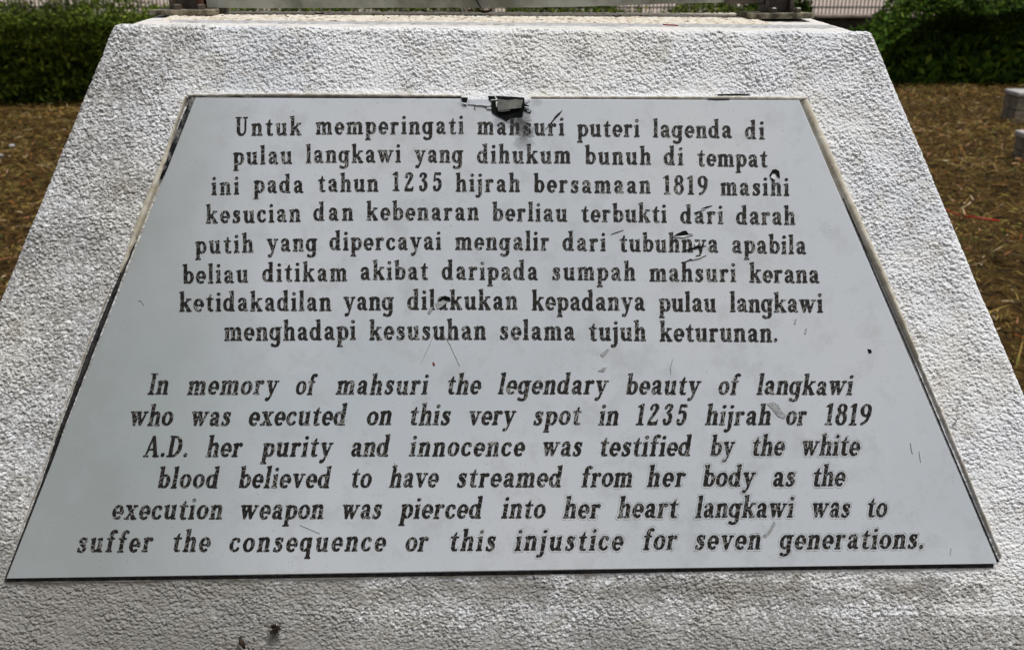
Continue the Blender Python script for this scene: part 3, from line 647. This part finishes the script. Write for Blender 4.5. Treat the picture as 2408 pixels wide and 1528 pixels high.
def word(text, xl, xr, bl, br, asc, ital, halo=0):
    (s0, t0), (s1, t1) = on_plaque(xl, bl), on_plaque(xr, br)
    sc = asc*1.045/F*DIST; s0, t0, s1, t1 = map(float, (s0, t0, s1, t1))
    slant = .17 if ital else 0.
    L = math.hypot(s1-s0, t1-t0)/sc; dirx = ((s1-s0), (t1-t0)); n = math.hypot(*dirx); dx, dy = dirx[0]/n, dirx[1]/n
    left = {'w':0}.get(text[0], 0) ; lastext = {'l':-.0,'d':-.02,'.':-.03}.get(text[-1], 0)
    if ital: L -= {'f':.10,'l':.05,'d':.1,'h':.0}.get(text[-1], .04)
    nat = sum(GL[c][0] for c in text) - .02; fac = 1.0
    trk = (L - nat)/(max(len(text)-1, 1))
    if trk < .06: fac = (L - .06*(len(text)-1))/nat; trk = .06
    if trk > .20: fac = min((L - .20*(len(text)-1))/nat, 1.22); trk = (L-nat*fac)/max(len(text)-1,1)
    x = 0; V, Fc, HV, HF = [], [], [], []; seed = random.randint(0, 9999)
    for k, c in enumerate(text):
        xs, ys, f = gfield(c); X, Y = np.meshgrid(xs, ys)
        wob = random.uniform(-.010, .010); sz = random.uniform(.985, 1.02)
        f2 = f + .012*gnoise(X*9+k*5+seed, Y*9, 3) + .011*gnoise(X*22+k*7, Y*22+seed, 4) - .011
        v, fa = march(f2, xs, ys); b0 = len(V)
        def put(p, b_):
            px, py = p; py = py*1.075 if py < .6 else .645 + (py-.6)*.89; py2 = py*sz; gx_ = x + px*fac + slant*py2; gy_ = py2 + wob
            return (s0 + sc*(gx_*dx - gy_*dy), t0 + sc*(gx_*dy + gy_*dx))
        V += [put(p, 0) for p in v]; Fc += [tuple(q+b0 for q in ff) for ff in fa]
        if halo:
            g_ = np.abs(f - .085 + .012*gnoise(X*6+k, Y*6+seed, 8)) - .014*halo + .010*np.clip(gnoise(X*8+k*3, Y*8+seed, 12)+.2, 0, 1)
            g_[0,:] = g_[-1,:] = 1; g_[:,0] = g_[:,-1] = 1
            v, fa = march(g_, xs, ys); b0 = len(HV); HV += [put(p, 0) for p in v]; HF += [tuple(q+b0 for q in ff) for ff in fa]
        x += GL[c][0]*fac + trk
    V = np.array(V); o_ = mesh_py('word', W(V[:,0], V[:,1], .0004), Fc, M_LETTER, plq)
    if halo and HF:
        HV = np.array(HV); h_ = mesh_py('dirt_ring', W(HV[:,0], HV[:,1], .0002), HF, M_HALO, None); h_.parent = o_; h_.location = (0,0,0)
    return o_
LINES = [
 (43.5, 0, 'Untuk 554 708 319 318; memperingati 743 1090 316 315; mahsuri 1123 1326 316 319; puteri 1358 1503 321 322; lagenda 1536 1720 323 324.5; di 1753 1797 327 327.5'),
 (43.5, 0, 'pulau 549 686 387 385; langkawi 720 942 383 382; yang 975 1088 382 383; dihukum 1123 1341 383.5 384.5; bunuh 1376 1530 386 387; di 1562 1606 388 388.5; tempat 1640 1804 390.5 393'),
 (43.5, 0, 'ini 498 562 458 457; pada 597 713 453.5 453; tahun 748 889 451 450; 1235 923 1040 449 449; hijrah 1072 1222 450 451; bersamaan 1255 1529 452 455; 1819 1560 1664 456.5 457.5; masihi 1695 1855 458.5 460'),
 (43.8, 0, 'kesucian 485 706 525 521.5; dan 738 830 519 518.5; kebenaran 862 1125 517.5 517.5; berliau 1158 1333 519 521; terbukti 1367 1567 522 523; dari 1601 1700 525 526; darah 1732 1869 527 528.5'),
 (44, 0, 'putih 460 595 596 593.5; yang 628 745 591 590; dipercayai 776 1037 588 587; mengalir 1071 1291 587 588.5; dari 1324 1424 589 590; tubuhnya 1457 1688 591 594; apabila 1721 1895 595 597.5'),
 (44.5, 0, 'beliau 430 583 666.5 664; ditikam 618 815 661.5 660.5; akibat 847 1006 658 657; daripada 1040 1264 657 658; sumpah 1298 1493 658 659.5; mahsuri 1528 1730 661 662.5; kerana 1763 1926 664 665'),
 (45.8, 0, 'ketidakadilan 422 778 732 730; yang 808 925 729 728.5; dilakukan 959 1216 727.5 727.5; kepadanya 1251 1516 728.5 730; pulau 1550 1683 731.5 732.5; langkawi 1717 1934 733 734.5'),
 (46.5, 0, 'menghadapi 528 836 801 798; kesusuhan 869 1142 798.5 798; selama 1175 1351 798.5 799; tujuh 1385 1518 800 801; keturunan. 1552 1828 802 803.5'),
 (47.2, 1, 'In 347 395 926.5 926.5; memory 440 652 927 927; of 694 742 927 927; mahsuri 790 1005 927 926.5; the 1049 1129 926 926; legendary 1171 1427 926 926; beauty 1470 1645 926.5 927; of 1688 1738 927 927; langkawi 1779 2004 927 928'),
 (47.8, 1, 'who 303 405 1000 1000; was 447 541 1000 1000; executed 583 816 999.5 999; on 861 920 998.5 998.5; this 961 1058 998.5 998.5; very 1100 1210 998.5 998.5; spot 1253 1364 998.5 998.5; in 1407 1454 998.5 998.5; 1235 1494 1615 998.5 998.5; hijrah 1658 1810 998.5 998.5; or 1847 1895 998.5 998.5; 1819 1938 2047 998.5 998.5'),
 (48, 1, 'A.D. 337 442 1073 1073; her 484 568 1073 1073; purity 615 780 1073 1072.5; and 823 917 1072 1072; innocence 962 1232 1071.5 1071.5; was 1273 1367 1071.5 1071.5; testified 1408 1627 1071 1071; by 1669 1725 1071 1071; the 1766 1843 1070.5 1070.5; white 1883 2020 1070 1070'),
 (48, 1, 'blood 369 516 1147 1146.5; believed 559 779 1146.5 1146; to 823 872 1145.5 1145.5; have 915 1029 1145 1145; streamed 1073 1323 1144.5 1144; from 1365 1486 1144 1143.5; her 1521 1610 1143 1143; body 1651 1774 1143 1142.5; as 1815 1869 1142.5 1142.5; the 1909 1986 1142 1142'),
 (48.3, 1, 'execution 262 522 1220 1219.5; weapon 562 760 1219.5 1219; was 802 896 1218.5 1218.5; pierced 940 1135 1218 1217.5; into 1179 1281 1217.5 1217.5; her 1324 1410 1217 1217; heart 1452 1592 1216.5 1216; langkawi 1635 1865 1216 1215.5; was 1907 1998 1215 1215; to 2037 2085 1214.5 1214.5'),
 (48.5, 1, 'suffer 180 357 1297 1296.5; the 403 492 1296 1296; consequence 538 905 1296 1295; or 952 1005 1294.5 1294.5; this 1055 1164 1294 1293.5; injustice 1210 1463 1293 1292.5; for 1510 1590 1291.5 1291.5; seven 1633 1788 1291 1290.5; generations. 1833 2172 1290 1288.5'),
]
for li, (asc, it, txt) in enumerate(LINES):
    for wd in txt.split(';'):
        t_, a_, b_, c_, d_ = wd.split()
        a_, b_, c_, d_ = map(float, (a_, b_, c_, d_))
        hal = 0
        if li >= 10: hal = max(0, min(1, ((a_+b_)/2 - (1500 - (li-10)*170))/400 + .35)) if (a_+b_)/2 > 1500 - (li-10)*170 else 0
        word(t_, a_, b_, c_, d_, asc, it, hal)

# --- sealant beads, dark gaps and a painted shadow strip round the plaque
def ribbon(name, pts, wd, m, n0, hgt, seed=0, wob=.3, parent=plq):
    """pts in picture units along the bead's middle; wd widths in metres; rounded bead on the plaque's plane"""
    P = np.array([[float(q) for q in on_plaque(*p)] for p in pts]); cum = np.r_[0, np.cumsum(np.hypot(*np.diff(P, axis=0).T))]
    n = max(int(cum[-1]/.003), 8); u = np.linspace(0, cum[-1], n)
    sx = np.interp(u, cum, P[:,0]); ty = np.interp(u, cum, P[:,1]); ww = np.interp(u, cum, np.asarray(wd, float))
    ww = ww*(1 + wob*gnoise(u/.012, u*0+seed, 61) + wob*.6*gnoise(u/.004, u*0+seed, 62))
    dx = np.gradient(sx); dy = np.gradient(ty); L = np.hypot(dx, dy); nxv, nyv = -dy/L, dx/L
    prof = [(-.5, -.006), (-.42, .0), (-.2, .75), (.1, 1.), (.35, .7), (.5, -.006)]
    rows = []
    for (k, hh) in prof:
        hv = n0 + (hgt*hh if hh >= 0 else -.006) + (hgt*.18*gnoise(u/.006, u*0+seed+k*9, 64) if hh > 0 else 0)
        rows.append(W(sx+nxv*ww*k, ty+nyv*ww*k, hv))
    A = np.stack(rows, 0); r_, c_ = A.shape[:2]; i, j = np.meshgrid(np.arange(r_-1), np.arange(c_-1), indexing='ij')
    f = np.stack([i*c_+j, (i+1)*c_+j, (i+1)*c_+j+1, i*c_+j+1], -1).reshape(-1, 4)[:, ::-1]
    return mesh_np(name, A.reshape(-1,3), f, m, parent, True)
mm = .001
ribbon('sealant', [(1892,236),(1912,280),(1965,400),(2015,510),(2075,640),(2130,770),(2160,840)], [11*mm,11*mm,10.5*mm,9.5*mm,8*mm,5.5*mm,3*mm], M_SEAL, -.003, .0038, 1, .12)
ribbon('sealant', [(2160,840),(2215,965),(2265,1085),(2358,1310)], [3*mm,4*mm,3.5*mm,3.5*mm], M_SEALT, -.005, .003, 2, .5)
ribbon('sealant', [(440,224),(640,222),(900,224),(1085,226)], [4*mm,5*mm,6*mm,4.0*mm], M_SEALT, -.003, .0034, 3, .25)
ribbon('sealant', [(1250,229),(1500,229),(1800,230),(1900,232)], [4.2*mm,4*mm,5.5*mm,6*mm], M_SEALT, -.003, .0034, 4, .25)
ribbon('sealant', [(436,226),(402,318),(386,372),(336,496),(306,575),(282,640)], [2.5*mm,3.5*mm,8*mm,9*mm,7*mm,3*mm], M_SEAL, -.003, .0036, 5, .25)
ribbon('sealant', [(262,660),(205,800),(150,950),(95,1110),(35,1270)], [2*mm,3*mm,2.4*mm,2.4*mm,2.0*mm], M_SEALT, -.006, .003, 6, .5)
ribbon('dark_gap_or_shade', [(453,229),(425,296),(393,375),(374,420)], [7*mm,7.5*mm,6.4*mm,3*mm], M_GAPM, -.0022, .0016, 7, .12)
ribbon('dark_gap_or_shade', [(372,420),(330,526),(262,694),(205,838),(140,1010),(95,1140),(10,1362)], [1.6*mm,2.2*mm,5.5*mm,6.5*mm,5*mm,3.6*mm,3.6*mm], M_GAP_SHADE, -.0034, .001, 8, .18)
ribbon('dark_gap_or_shade', [(6,1366),(600,1358),(1200,1349),(1800,1337),(2340,1331)], [3.8*mm,4.0*mm,4.6*mm,6*mm,5.6*mm], M_GAP_SHADE, -.0042, .001, 9, .14)  # dark strip painted in for the shadow below the plaque's lower edge
ribbon('sealant', [(20,1370),(300,1367),(620,1364),(1000,1358),(1400,1352)], [4*mm,5*mm,4*mm,5*mm,3*mm], M_SEALT, -.0062, .0012, 21, .6)
ribbon('dark_gap_or_shade', [(1884,240),(1960,405),(2064,650),(2160,868),(2260,1105),(2352,1322)], [.7*mm,.8*mm,.8*mm,.9*mm,1.2*mm,2*mm], M_GAP_SHADE, -.0036, .0010, 10, .8)
ribbon('dark_gap_or_shade', [(460,230),(800,231),(1100,230)], [1.1*mm,1.0*mm,1*mm], M_GAP_SHADE, -.0012, .001, 11, .6)
ribbon('dark_gap_or_shade', [(1690,221),(1740,220),(1765,221)], [.5*mm,1.0*mm,.5*mm], M_GAP_SHADE, -.0025, .0012, 12, .6)
ribbon('dark_gap_or_shade', [(1665,234),(1690,235),(1715,234)], [1*mm,2.6*mm,1*mm], M_GAP_SHADE, -.001, .0018, 13, .3)

# --- the tear at the top edge and the slits in the sheet
def patch(name, pts, m, n, parent=plq, curl=0.0):
    P = np.array([[float(q) for q in on_plaque(*p)] for p in pts])
    nn = np.full(len(P), n) if not np.ndim(n) else np.array(n)
    top = W(P[:,0], P[:,1], nn); bot = W(P[:,0], P[:,1], nn-.0006); k = len(P)
    f = [tuple(range(k))] + [(q, k+q, k+(q+1) % k, (q+1) % k) for q in range(k)]
    return mesh_py(name, np.concatenate([top, bot]), f, m, parent)
Z7 = lambda x, y: ((1060 + x/6.02)/1.0631, (220 + y/6.02)/1.0631)
Z8 = lambda x, y: ((1500 + x/3.553)/1.0631, (250 + y/3.553)/1.0631)
zz = lambda Z, L: [Z(*p) for p in L]
patch('torn_hole', zz(Z7, [(1020,140),(1010,330),(1030,385),(1120,440),(1190,470),(1240,505),(1300,460),(1400,440),(1480,440),(1500,340),(1520,300),(1510,150),(1300,135),(1100,125)]), M_BLACK, .0008)
patch('bare_backing', zz(Z7, [(1115,172),(1098,250),(1112,345),(1180,352),(1300,335),(1462,312),(1490,186),(1380,174),(1250,190)]), M_GREYP, [.001,.002,.0035,.004,.004,.003,.001,.001,.001])
patch('torn_hole', zz(Z7, [(960,125),(975,175),(1010,205),(1100,205),(1110,130)]), M_BLACK, .00081)
patch('torn_hole', zz(Z7, [(560,170),(600,230),(640,225),(660,160),(600,155)]), M_BLACK, .0008)
patch('torn_hole', zz(Z7, [(1500,240),(1540,260),(1585,272),(1540,300),(1500,320)]), M_BLACK, .0009)
patch('torn_hole', zz(Z7, [(1500,330),(1580,330),(1618,352),(1600,388),(1565,372),(1510,356)]), M_BLACK, .0009)
patch('torn_hole', zz(Z7, [(600,250),(640,255),(640,275),(620,268)]), M_BLACK, .0009)
for L, n in (([(1005,195),(1095,192),(1108,180),(1080,135),(1062,135),(1085,180),(1010,184)], .0016), ([(1080,215),(1105,210),(1108,290),(1088,298)], .0018),
             ([(570,235),(640,262),(652,240),(600,228)], .0016), ([(1520,200),(1612,160),(1540,225)], .0022), ([(1510,290),(1590,285),(1540,310)], .0018),
             ([(1545,350),(1600,352),(1596,366),(1560,362)], .0016), ([(760,262),(800,250),(1000,268),(990,280),(800,265)], .0014), ([(950,300),(1010,300),(1015,325),(945,318)], .0014),
             ([(1110,345),(1180,352),(1300,335),(1296,350),(1180,366),(1112,358)], .0020)):
    patch('torn_lip', zz(Z7, L), M_LIP, n)
def slit(pts, wd, m=M_BLACK, n=.0007, name='slit'):
    P = np.array(pts, float); d = np.gradient(P, axis=0); d /= np.linalg.norm(d, axis=1)[:, None]; q = np.stack([-d[:,1], d[:,0]], -1)
    w_ = np.array(wd)[:, None]/2; return patch(name, [tuple(r) for r in np.concatenate([P+q*w_, (P-q*w_)[::-1]])], m, n)
slit(zz(Z7, [(660,255),(760,262),(860,258),(1010,270)]), [.6,1.2,.8,1.2])
slit(zz(Z7, [(765,262),(755,300),(775,335)]), [1.2,.8,.5])
slit(zz(Z7, [(850,262),(930,300),(1000,318)]), [.8,.8,.8])
slit(zz(Z7, [(1820,635),(1900,545),(1985,440),(2040,390),(2080,335)]), [.6,2.2,3.2,3.0,.6])
slit(zz(Z7, [(1960,440),(2010,385),(2070,345)]), [.5,1.3,.4], M_LIP, .0012, 'torn_lip')
patch('torn_lip', zz(Z8, [(835,1002),(880,975),(940,965),(890,985)]), M_LIP, .0013)
slit(zz(Z8, [(838,1004),(900,972),(950,952),(998,938)]), [1,3.2,3.4,.5])
slit(zz(Z8, [(98,1194),(150,1176),(210,1155)]), [.6,1.6,.6])
patch('torn_lip', zz(Z8, [(640,1215),(720,1208),(830,1196),(740,1222)]), M_LIP, .0012)
patch('torn_hole', zz(Z8, [(640,1218),(690,1185),(740,1163),(765,1162),(785,1190),(825,1192),(780,1205),(700,1216)]), M_BLACK, .0009)
patch('torn_hole', zz(Z8, [(750,1336),(840,1305),(870,1280),(885,1300),(950,1292),(860,1320),(790,1336)]), M_BLACK, .0009)
patch('torn_lip', zz(Z8, [(840,1270),(875,1262),(868,1290),(845,1302)]), M_LIP, .0016)
slit(zz(Z8, [(750,1440),(800,1420),(880,1405),(945,1380)]), [1.2,3.0,1.6,.8])
patch('torn_lip', zz(Z8, [(800,1404),(880,1392),(938,1376),(890,1404),(820,1420)]), M_LIP, .0012)
patch('torn_hole', zz(Z8, [(1505,668),(1530,622),(1560,615),(1590,635),(1598,695),(1575,680),(1560,650),(1535,655),(1515,685)]), M_BLACK, .0009)
patch('torn_lip', zz(Z8, [(1512,690),(1530,660),(1552,668),(1556,715),(1530,700)]), M_LIP, .0015)
Z2 = lambda x, y: ((400 + x/2.8667)/1.0631, (600 + y/2.8667)/1.0631)
Z3 = lambda x, y: ((1200 + x/2.6756)/1.0631, (600 + y/2.6756)/1.0631)
Z6 = lambda x, y: ((1600 + x/2.449)/1.0631, (1000 + y/2.449)/1.0631)
Z5 = lambda x, y: ((800 + x/2.449)/1.0631, (1000 + y/2.449)/1.0631)
patch('torn_hole', zz(Z2, [(1990,438),(2020,412),(2040,398),(2080,412),(2084,438),(2060,436),(2036,418),(2010,440)]), M_BLACK, .0009)
patch('scuff', zz(Z2, [(1975,455),(2030,430),(2060,445),(2015,480),(1990,495)]), M_SCUFF, .0007)
patch('scuff', zz(Z2, [(1918,520),(1935,488),(1955,478),(1950,505),(1935,530)]), M_SCUFF, .0007)
slit(zz(Z2, [(1990,610),(1945,720),(1870,885)]), [.5,.9,.5], M_SCUFF, .0006, 'scratch')
slit(zz(Z2, [(2010,640),(2080,750),(2148,900)]), [.4,.9,.5], M_SCUFF, .0006, 'scratch')
patch('scuff', zz(Z3, [(805,765),(850,725),(868,728),(840,765),(822,782)]), M_SCUFF, .0006)
patch('scuff', zz(Z3, [(790,875),(825,850),(852,846),(830,880)]), M_SCUFF, .0006)
slit(zz(Z3, [(1290,795),(1275,850),(1278,900)]), [1,2,.5], M_SCUFF, .0006, 'scratch')
patch('scuff', zz(Z3, [(2100,560),(2108,528),(2118,530),(2110,562)]), M_SCUFF, .0006)
patch('scuff', zz(Z3, [(2170,625),(2178,588),(2188,592),(2180,628)]), M_SCUFF, .0006)
patch('scuff', zz(Z6, [(778,22),(815,8),(850,30),(870,70),(895,95),(885,112),(845,100),(810,55)]), M_SCUFF, .0006)
patch('scuff', zz(Z6, [(745,835),(790,790),(820,735),(830,760),(800,815),(770,845)]), M_SCUFF, .00018)
slit(zz(Z6, [(1655,260),(1660,295),(1668,330)]), [.5,1.2,.5], M_SCUFF, .0006, 'scratch')
slit(zz(Z6, [(1708,12+300),(1718,380)]), [.4,.4], M_SCUFF, .0006, 'scratch')
slit(zz(Z6, [(1905,905),(1898,950)]), [.5,.5], M_SCUFF, .0006, 'scratch')
slit(zz(Z5, [(455,380),(470,420)]), [.5,.5], M_SCUFF, .0006, 'scratch')
slit([(705,1233),(722,1240),(752,1253)], [.4,.7,.4], M_SCUFF, .0006, 'scratch')
slit([(326,706),(334,708),(338,716)], [1.2,.8,1.2], M_SCUFF, .0006, 'scratch')
patch('stain', [(2040,820),(2048,822),(2050,829),(2043,831)], M_BLACK, .0005)
patch('stain', [(1017,852),(1020,851),(1023,857),(1022,860),(1019,859)], M_PETAL, .0006)

# ------------------------------------------------------------------ POSTS AND BOARD on top of the plinth
yp = float(FL[1]) + .165
def top_z(x, y):
    u = (x-FL[0])/(FR[0]-FL[0]); v = (y-FL[1])/(yb-FL[1]); return float(topP(u, v)[2])
def post(px0, px1, label, side):
    pc = on_y((px0+px1)/2, 34, yp); x = float(pc[0]); z = top_z(x, yp) + .0015; hw = float((px1-px0)/2/F*(yp))*.98
    root = empty('steel_post', (x, yp, z)); tag(root, label, 'post', 'steel posts bolted on top of the plinth')
    bevel_box('base_plate', (x-.040, yp-.037, z), (x+.038, yp+.034, z+.0065), M_PLATE, root, .001, 1, jitter=.0008)
    t = .004
    # an I-shaped post: two flanges and a web
    bevel_box('web', (x-hw*.62, yp-.006, z+.0066), (x+hw*.62, yp-.002, z+.9), M_STEEL, root, .0004, 1)
    bevel_box('flange', (x-hw*.66-t, yp-.019, z+.0066), (x-hw*.62-.0002, yp+.014, z+.9), M_STEEL, root, .0006, 1)
    bevel_box('flange', (x+hw*.62+.0002, yp-.019, z+.0066), (x+hw*.66+t, yp+.014, z+.9), M_RUST if side < 0 else M_STEEL, root, .0006, 1)
    for bx in (x - .007, x + .022) if side < 0 else (x - .010, x+.020):
        by = yp-.026
        hd = [(bx + .0052*math.cos(R(60*k+10)), by + .0052*math.sin(R(60*k+10))) for k in range(6)]
        v = [(a_, b_, z+.0067) for a_, b_ in hd] + [(a_, b_, z+.0112) for a_, b_ in hd] + [(bx+(a_-bx)*.7, by+(b_-by)*.7, z+.0126) for a_, b_ in hd]
        f = [tuple(range(12, 18))] + [(k+a0, (k+1) % 6+a0, (k+1) % 6+6+a0, k+6+a0) for a0 in (0, 6) for k in range(6)]
        mesh_py('bolt', v, f, M_STEEL, root)
        if bx > x: break
    return x, z, hw
xA, zA, hA = post(408, 492, 'dark rusty steel post on a bolted base plate, the left one of two', -1)
xB, zB, hB = post(1785, 1858, 'dark steel post on a bolted base plate, the right one of two', 1)
ybd = yp + .004
bd = empty('signboard', ((xA+xB)/2, ybd, zA+.02)); tag(bd, 'pale weathered stone board held between two steel posts above the plinth', 'board')
bx0, bx1 = xA+hA*.66+.008, xB-hB*.66-.008
bot = [(497,19),(600,20.5),(760,19.5),(960,19),(1140,19),(1230,18.5),(1330,17.5),(1450,14),(1560,10),(1660,7.5),(1780,5)]
lo = [on_y(px, py, ybd-.012) for px, py in bot]
xs_ = np.linspace(bx0, bx1, 90); zs_ = np.interp(xs_, [float(p[0]) for p in lo], [float(p[2]) for p in lo]) + .0004*gnoise(xs_/.02, xs_*0, 5)
top_ = zA + .72
# two slabs of the board, split along a slanting crack
def slab(i0, i1, sl0, sl1):
    xx = xs_[i0:i1]; k = len(xx); v = []
    for yy in (ybd-.012, ybd+.012):
        v += [(a_, yy, b_) for a_, b_ in zip(xx, zs_[i0:i1])]
        v += [(a_ + (sl0 if q == 0 else (sl1 if q == k-1 else 0)), yy, top_) for q, a_ in enumerate(xx)]
    f = []
    for q in range(k-1):
        f.append((q, q+1, k+q+1, k+q)); f.append((2*k+q+1, 2*k+q, 3*k+q, 3*k+q+1))
        f.append((q+1, q, 2*k+q, 2*k+q+1)); f.append((k+q, k+q+1, 3*k+q+1, 3*k+q))
    f.append((0, k, 3*k, 2*k)); f.append((k-1, 3*k-1, 4*k-1, 2*k-1))
    return mesh_py('slab', v, f, M_BOARD, bd)
slab(0, 90, 0, 0)
c0 = on_y(1131, 19, ybd-.013); c1 = on_y(1122, 4, ybd-.013); c2 = on_y(1112, -40, ybd-.013)
tube('crack', [c0, c1, c2], [.0006,.0011,.0008], M_CRACK, bd, 5)
bevel_box('clamp', (bx1-.045, ybd-.018, on_y(1800, 9, ybd)[2]), (bx1+.004, ybd-.0125, on_y(1800, -30, ybd)[2]), M_STEEL, bd, .001, 1)

# ------------------------------------------------------------------ SMALL LITTER
def dead_leaf(px, v, size, rot, m, name, label, cat, group=None):
    x = float(on_y(px, 40, float(FL[1]+v*.235))[0]); y = float(FL[1])+v*.235; z = top_z(x, y)+.003
    pts = []; n = 7
    for k in range(n):
        u = k/(n-1)*2-1; w_ = .38*size*math.sqrt(max(1-u*u, 0)) + .0004
        for sd in (-1, 0, 1):
            lx, ly = u*size, sd*w_; pts.append((x+lx*math.cos(rot)-ly*math.sin(rot), y+lx*math.sin(rot)+ly*math.cos(rot), z + .25*size*u*u + (abs(sd)*.3*size)))
    f = [(k*3+a_, k*3+a_+1, k*3+a_+4, k*3+a_+3) for k in range(n-1) for a_ in (0, 1)]
    o_ = mesh_py(name, pts, f, m, None, True); tag(o_, label, cat, group); return o_
dead_leaf(1140, .8, .0095, .2, M_DEAD, 'dead_leaf', 'largest curled brown leaf lying on the plinth top near its middle', 'leaf')
dead_leaf(1105, .93, .006, 1.1, M_PETAL, 'dead_leaf', 'small reddish leaf at the rear of the plinth top beside the largest leaf', 'leaf')
dead_leaf(1020, .95, .005, 2.0, M_DEAD, 'dead_leaf', 'small rust brown leaf at the rear of the plinth top, left of the middle', 'leaf')
dead_leaf(752, .6, .006, .5, M_CLUMP, 'dead_leaf', 'dark twisted leaf on the plinth top between the left post and the middle', 'leaf')
dead_leaf(1450, .55, .0055, .1, M_CLUMP, 'dead_leaf', 'dark leaf scrap on the gritty plinth top right of the middle', 'leaf')
G_ = 'dark crumbs scattered on the plinth top'
for k in range(46):
    px = random.choice([random.uniform(520, 1740), random.uniform(640, 1300)]); v = random.uniform(.3, .98)
    o = dead_leaf(px, v, random.uniform(.0010, .0032), random.uniform(0, 3), random.choice([M_CLUMP, M_CLUMP, M_DEAD]), 'crumb', 'tiny dark crumb of debris on the cream plinth top', 'debris', G_)
def thread(pts, r, name, label, cat, m=M_RED): 
    o_ = tube(name, pts, r, m, None, 5); tag(o_, label, cat); return o_
P_ = lambda px, py, z=.05: tuple(map(float, on_z(px, py, z)))
thread([P_(2205,485), P_(2222,492,.06), P_(2245,502), P_(2258,506,.045)], .004, 'thread', 'thin red thread lying in the dry grass just beside the plinth', 'thread')
thread([P_(2268,509), P_(2290,510,.06), P_(2310,514), P_(2350,519,.05)], .006, 'thread', 'brighter red thread farther from the plinth in the dry grass', 'thread')
def fs_pt(px, py, n=.003): s, t = on_plaque(px, py); return tuple(map(float, W(s, t, n)))
thread([fs_pt(1558,61), fs_pt(1570,62), fs_pt(1584,62.5), fs_pt(1594,64)], .0007, 'red_streak', 'short red thread on the front rim of the plinth top', 'thread')
def clump(px, py, size, label):
    root = empty('seed_tuft', fs_pt(px, py, 0)); tag(root, label, 'debris'); c = np.array(fs_pt(px, py, 0)); sp_ = []
    for k in range(70):
        a_ = random.uniform(0, 6.28); L = size*random.uniform(.3, 1); el = random.uniform(.15, .8)
        d = U_*math.cos(a_)*math.cos(el) + V_*math.sin(a_)*math.cos(el) + N_*math.sin(el)
        b_ = c + (U_*random.uniform(-.3,.3)+V_*random.uniform(-.3,.3))*size
        sp_.append(([b_, b_+d*L*.5+N_*.0006, b_+d*L], [.0007,.0005,.0002]))
    join_tubes('fibres', sp_, M_CLUMP, root, 4)
    th = np.linspace(0, 2*np.pi, 14, endpoint=False); rr = size*.40*(1+.25*np.sin(th*3+1)); v = [c + N_*.0035] + [c + U_*r_*math.cos(t2) + V_*r_*math.sin(t2) - N_*.001 for r_, t2 in zip(rr, th)]
    mesh_py('core', v, [(0, k+1, (k+1) % 14+1) for k in range(14)], M_CLUMP, root, True)
clump(647, 1478, .0088, 'dark brown seed tuft stuck on the roughcast below the plaque')
o = tube('twig', [fs_pt(563,1497,.001), fs_pt(570,1508,.003), fs_pt(577,1523,.002)], [.0012,.0029,.0014], M_CLUMP, None, 6); tag(o, 'short dark twig on the roughcast below the seed tuft', 'twig')
for (px, py, r_, lab) in ((28, 343, .024, 'small pale pebble in the dry grass at the left, upper one'), (2, 366, .022, 'pale pebble at the left edge of the picture')):
    c = np.array(P_(px, py, .05)); bpy_pts = []
    import bmesh
    bm = bmesh.new(); bmesh.ops.create_icosphere(bm, subdivisions=2, radius=r_)
    for vv in bm.verts: vv.co = Vector((vv.co.x*1.1, vv.co.y*.8, vv.co.z*.6)) * (1+random.uniform(-.12,.12))
    me = bpy.data.meshes.new('pebble'); bm.to_mesh(me); bm.free(); o = link('pebble', me, M_CAPB); o.location = c; tag(o, lab, 'pebble')
print('faces', sum(len(o.data.polygons) for o in bpy.data.objects if o.type == 'MESH'))
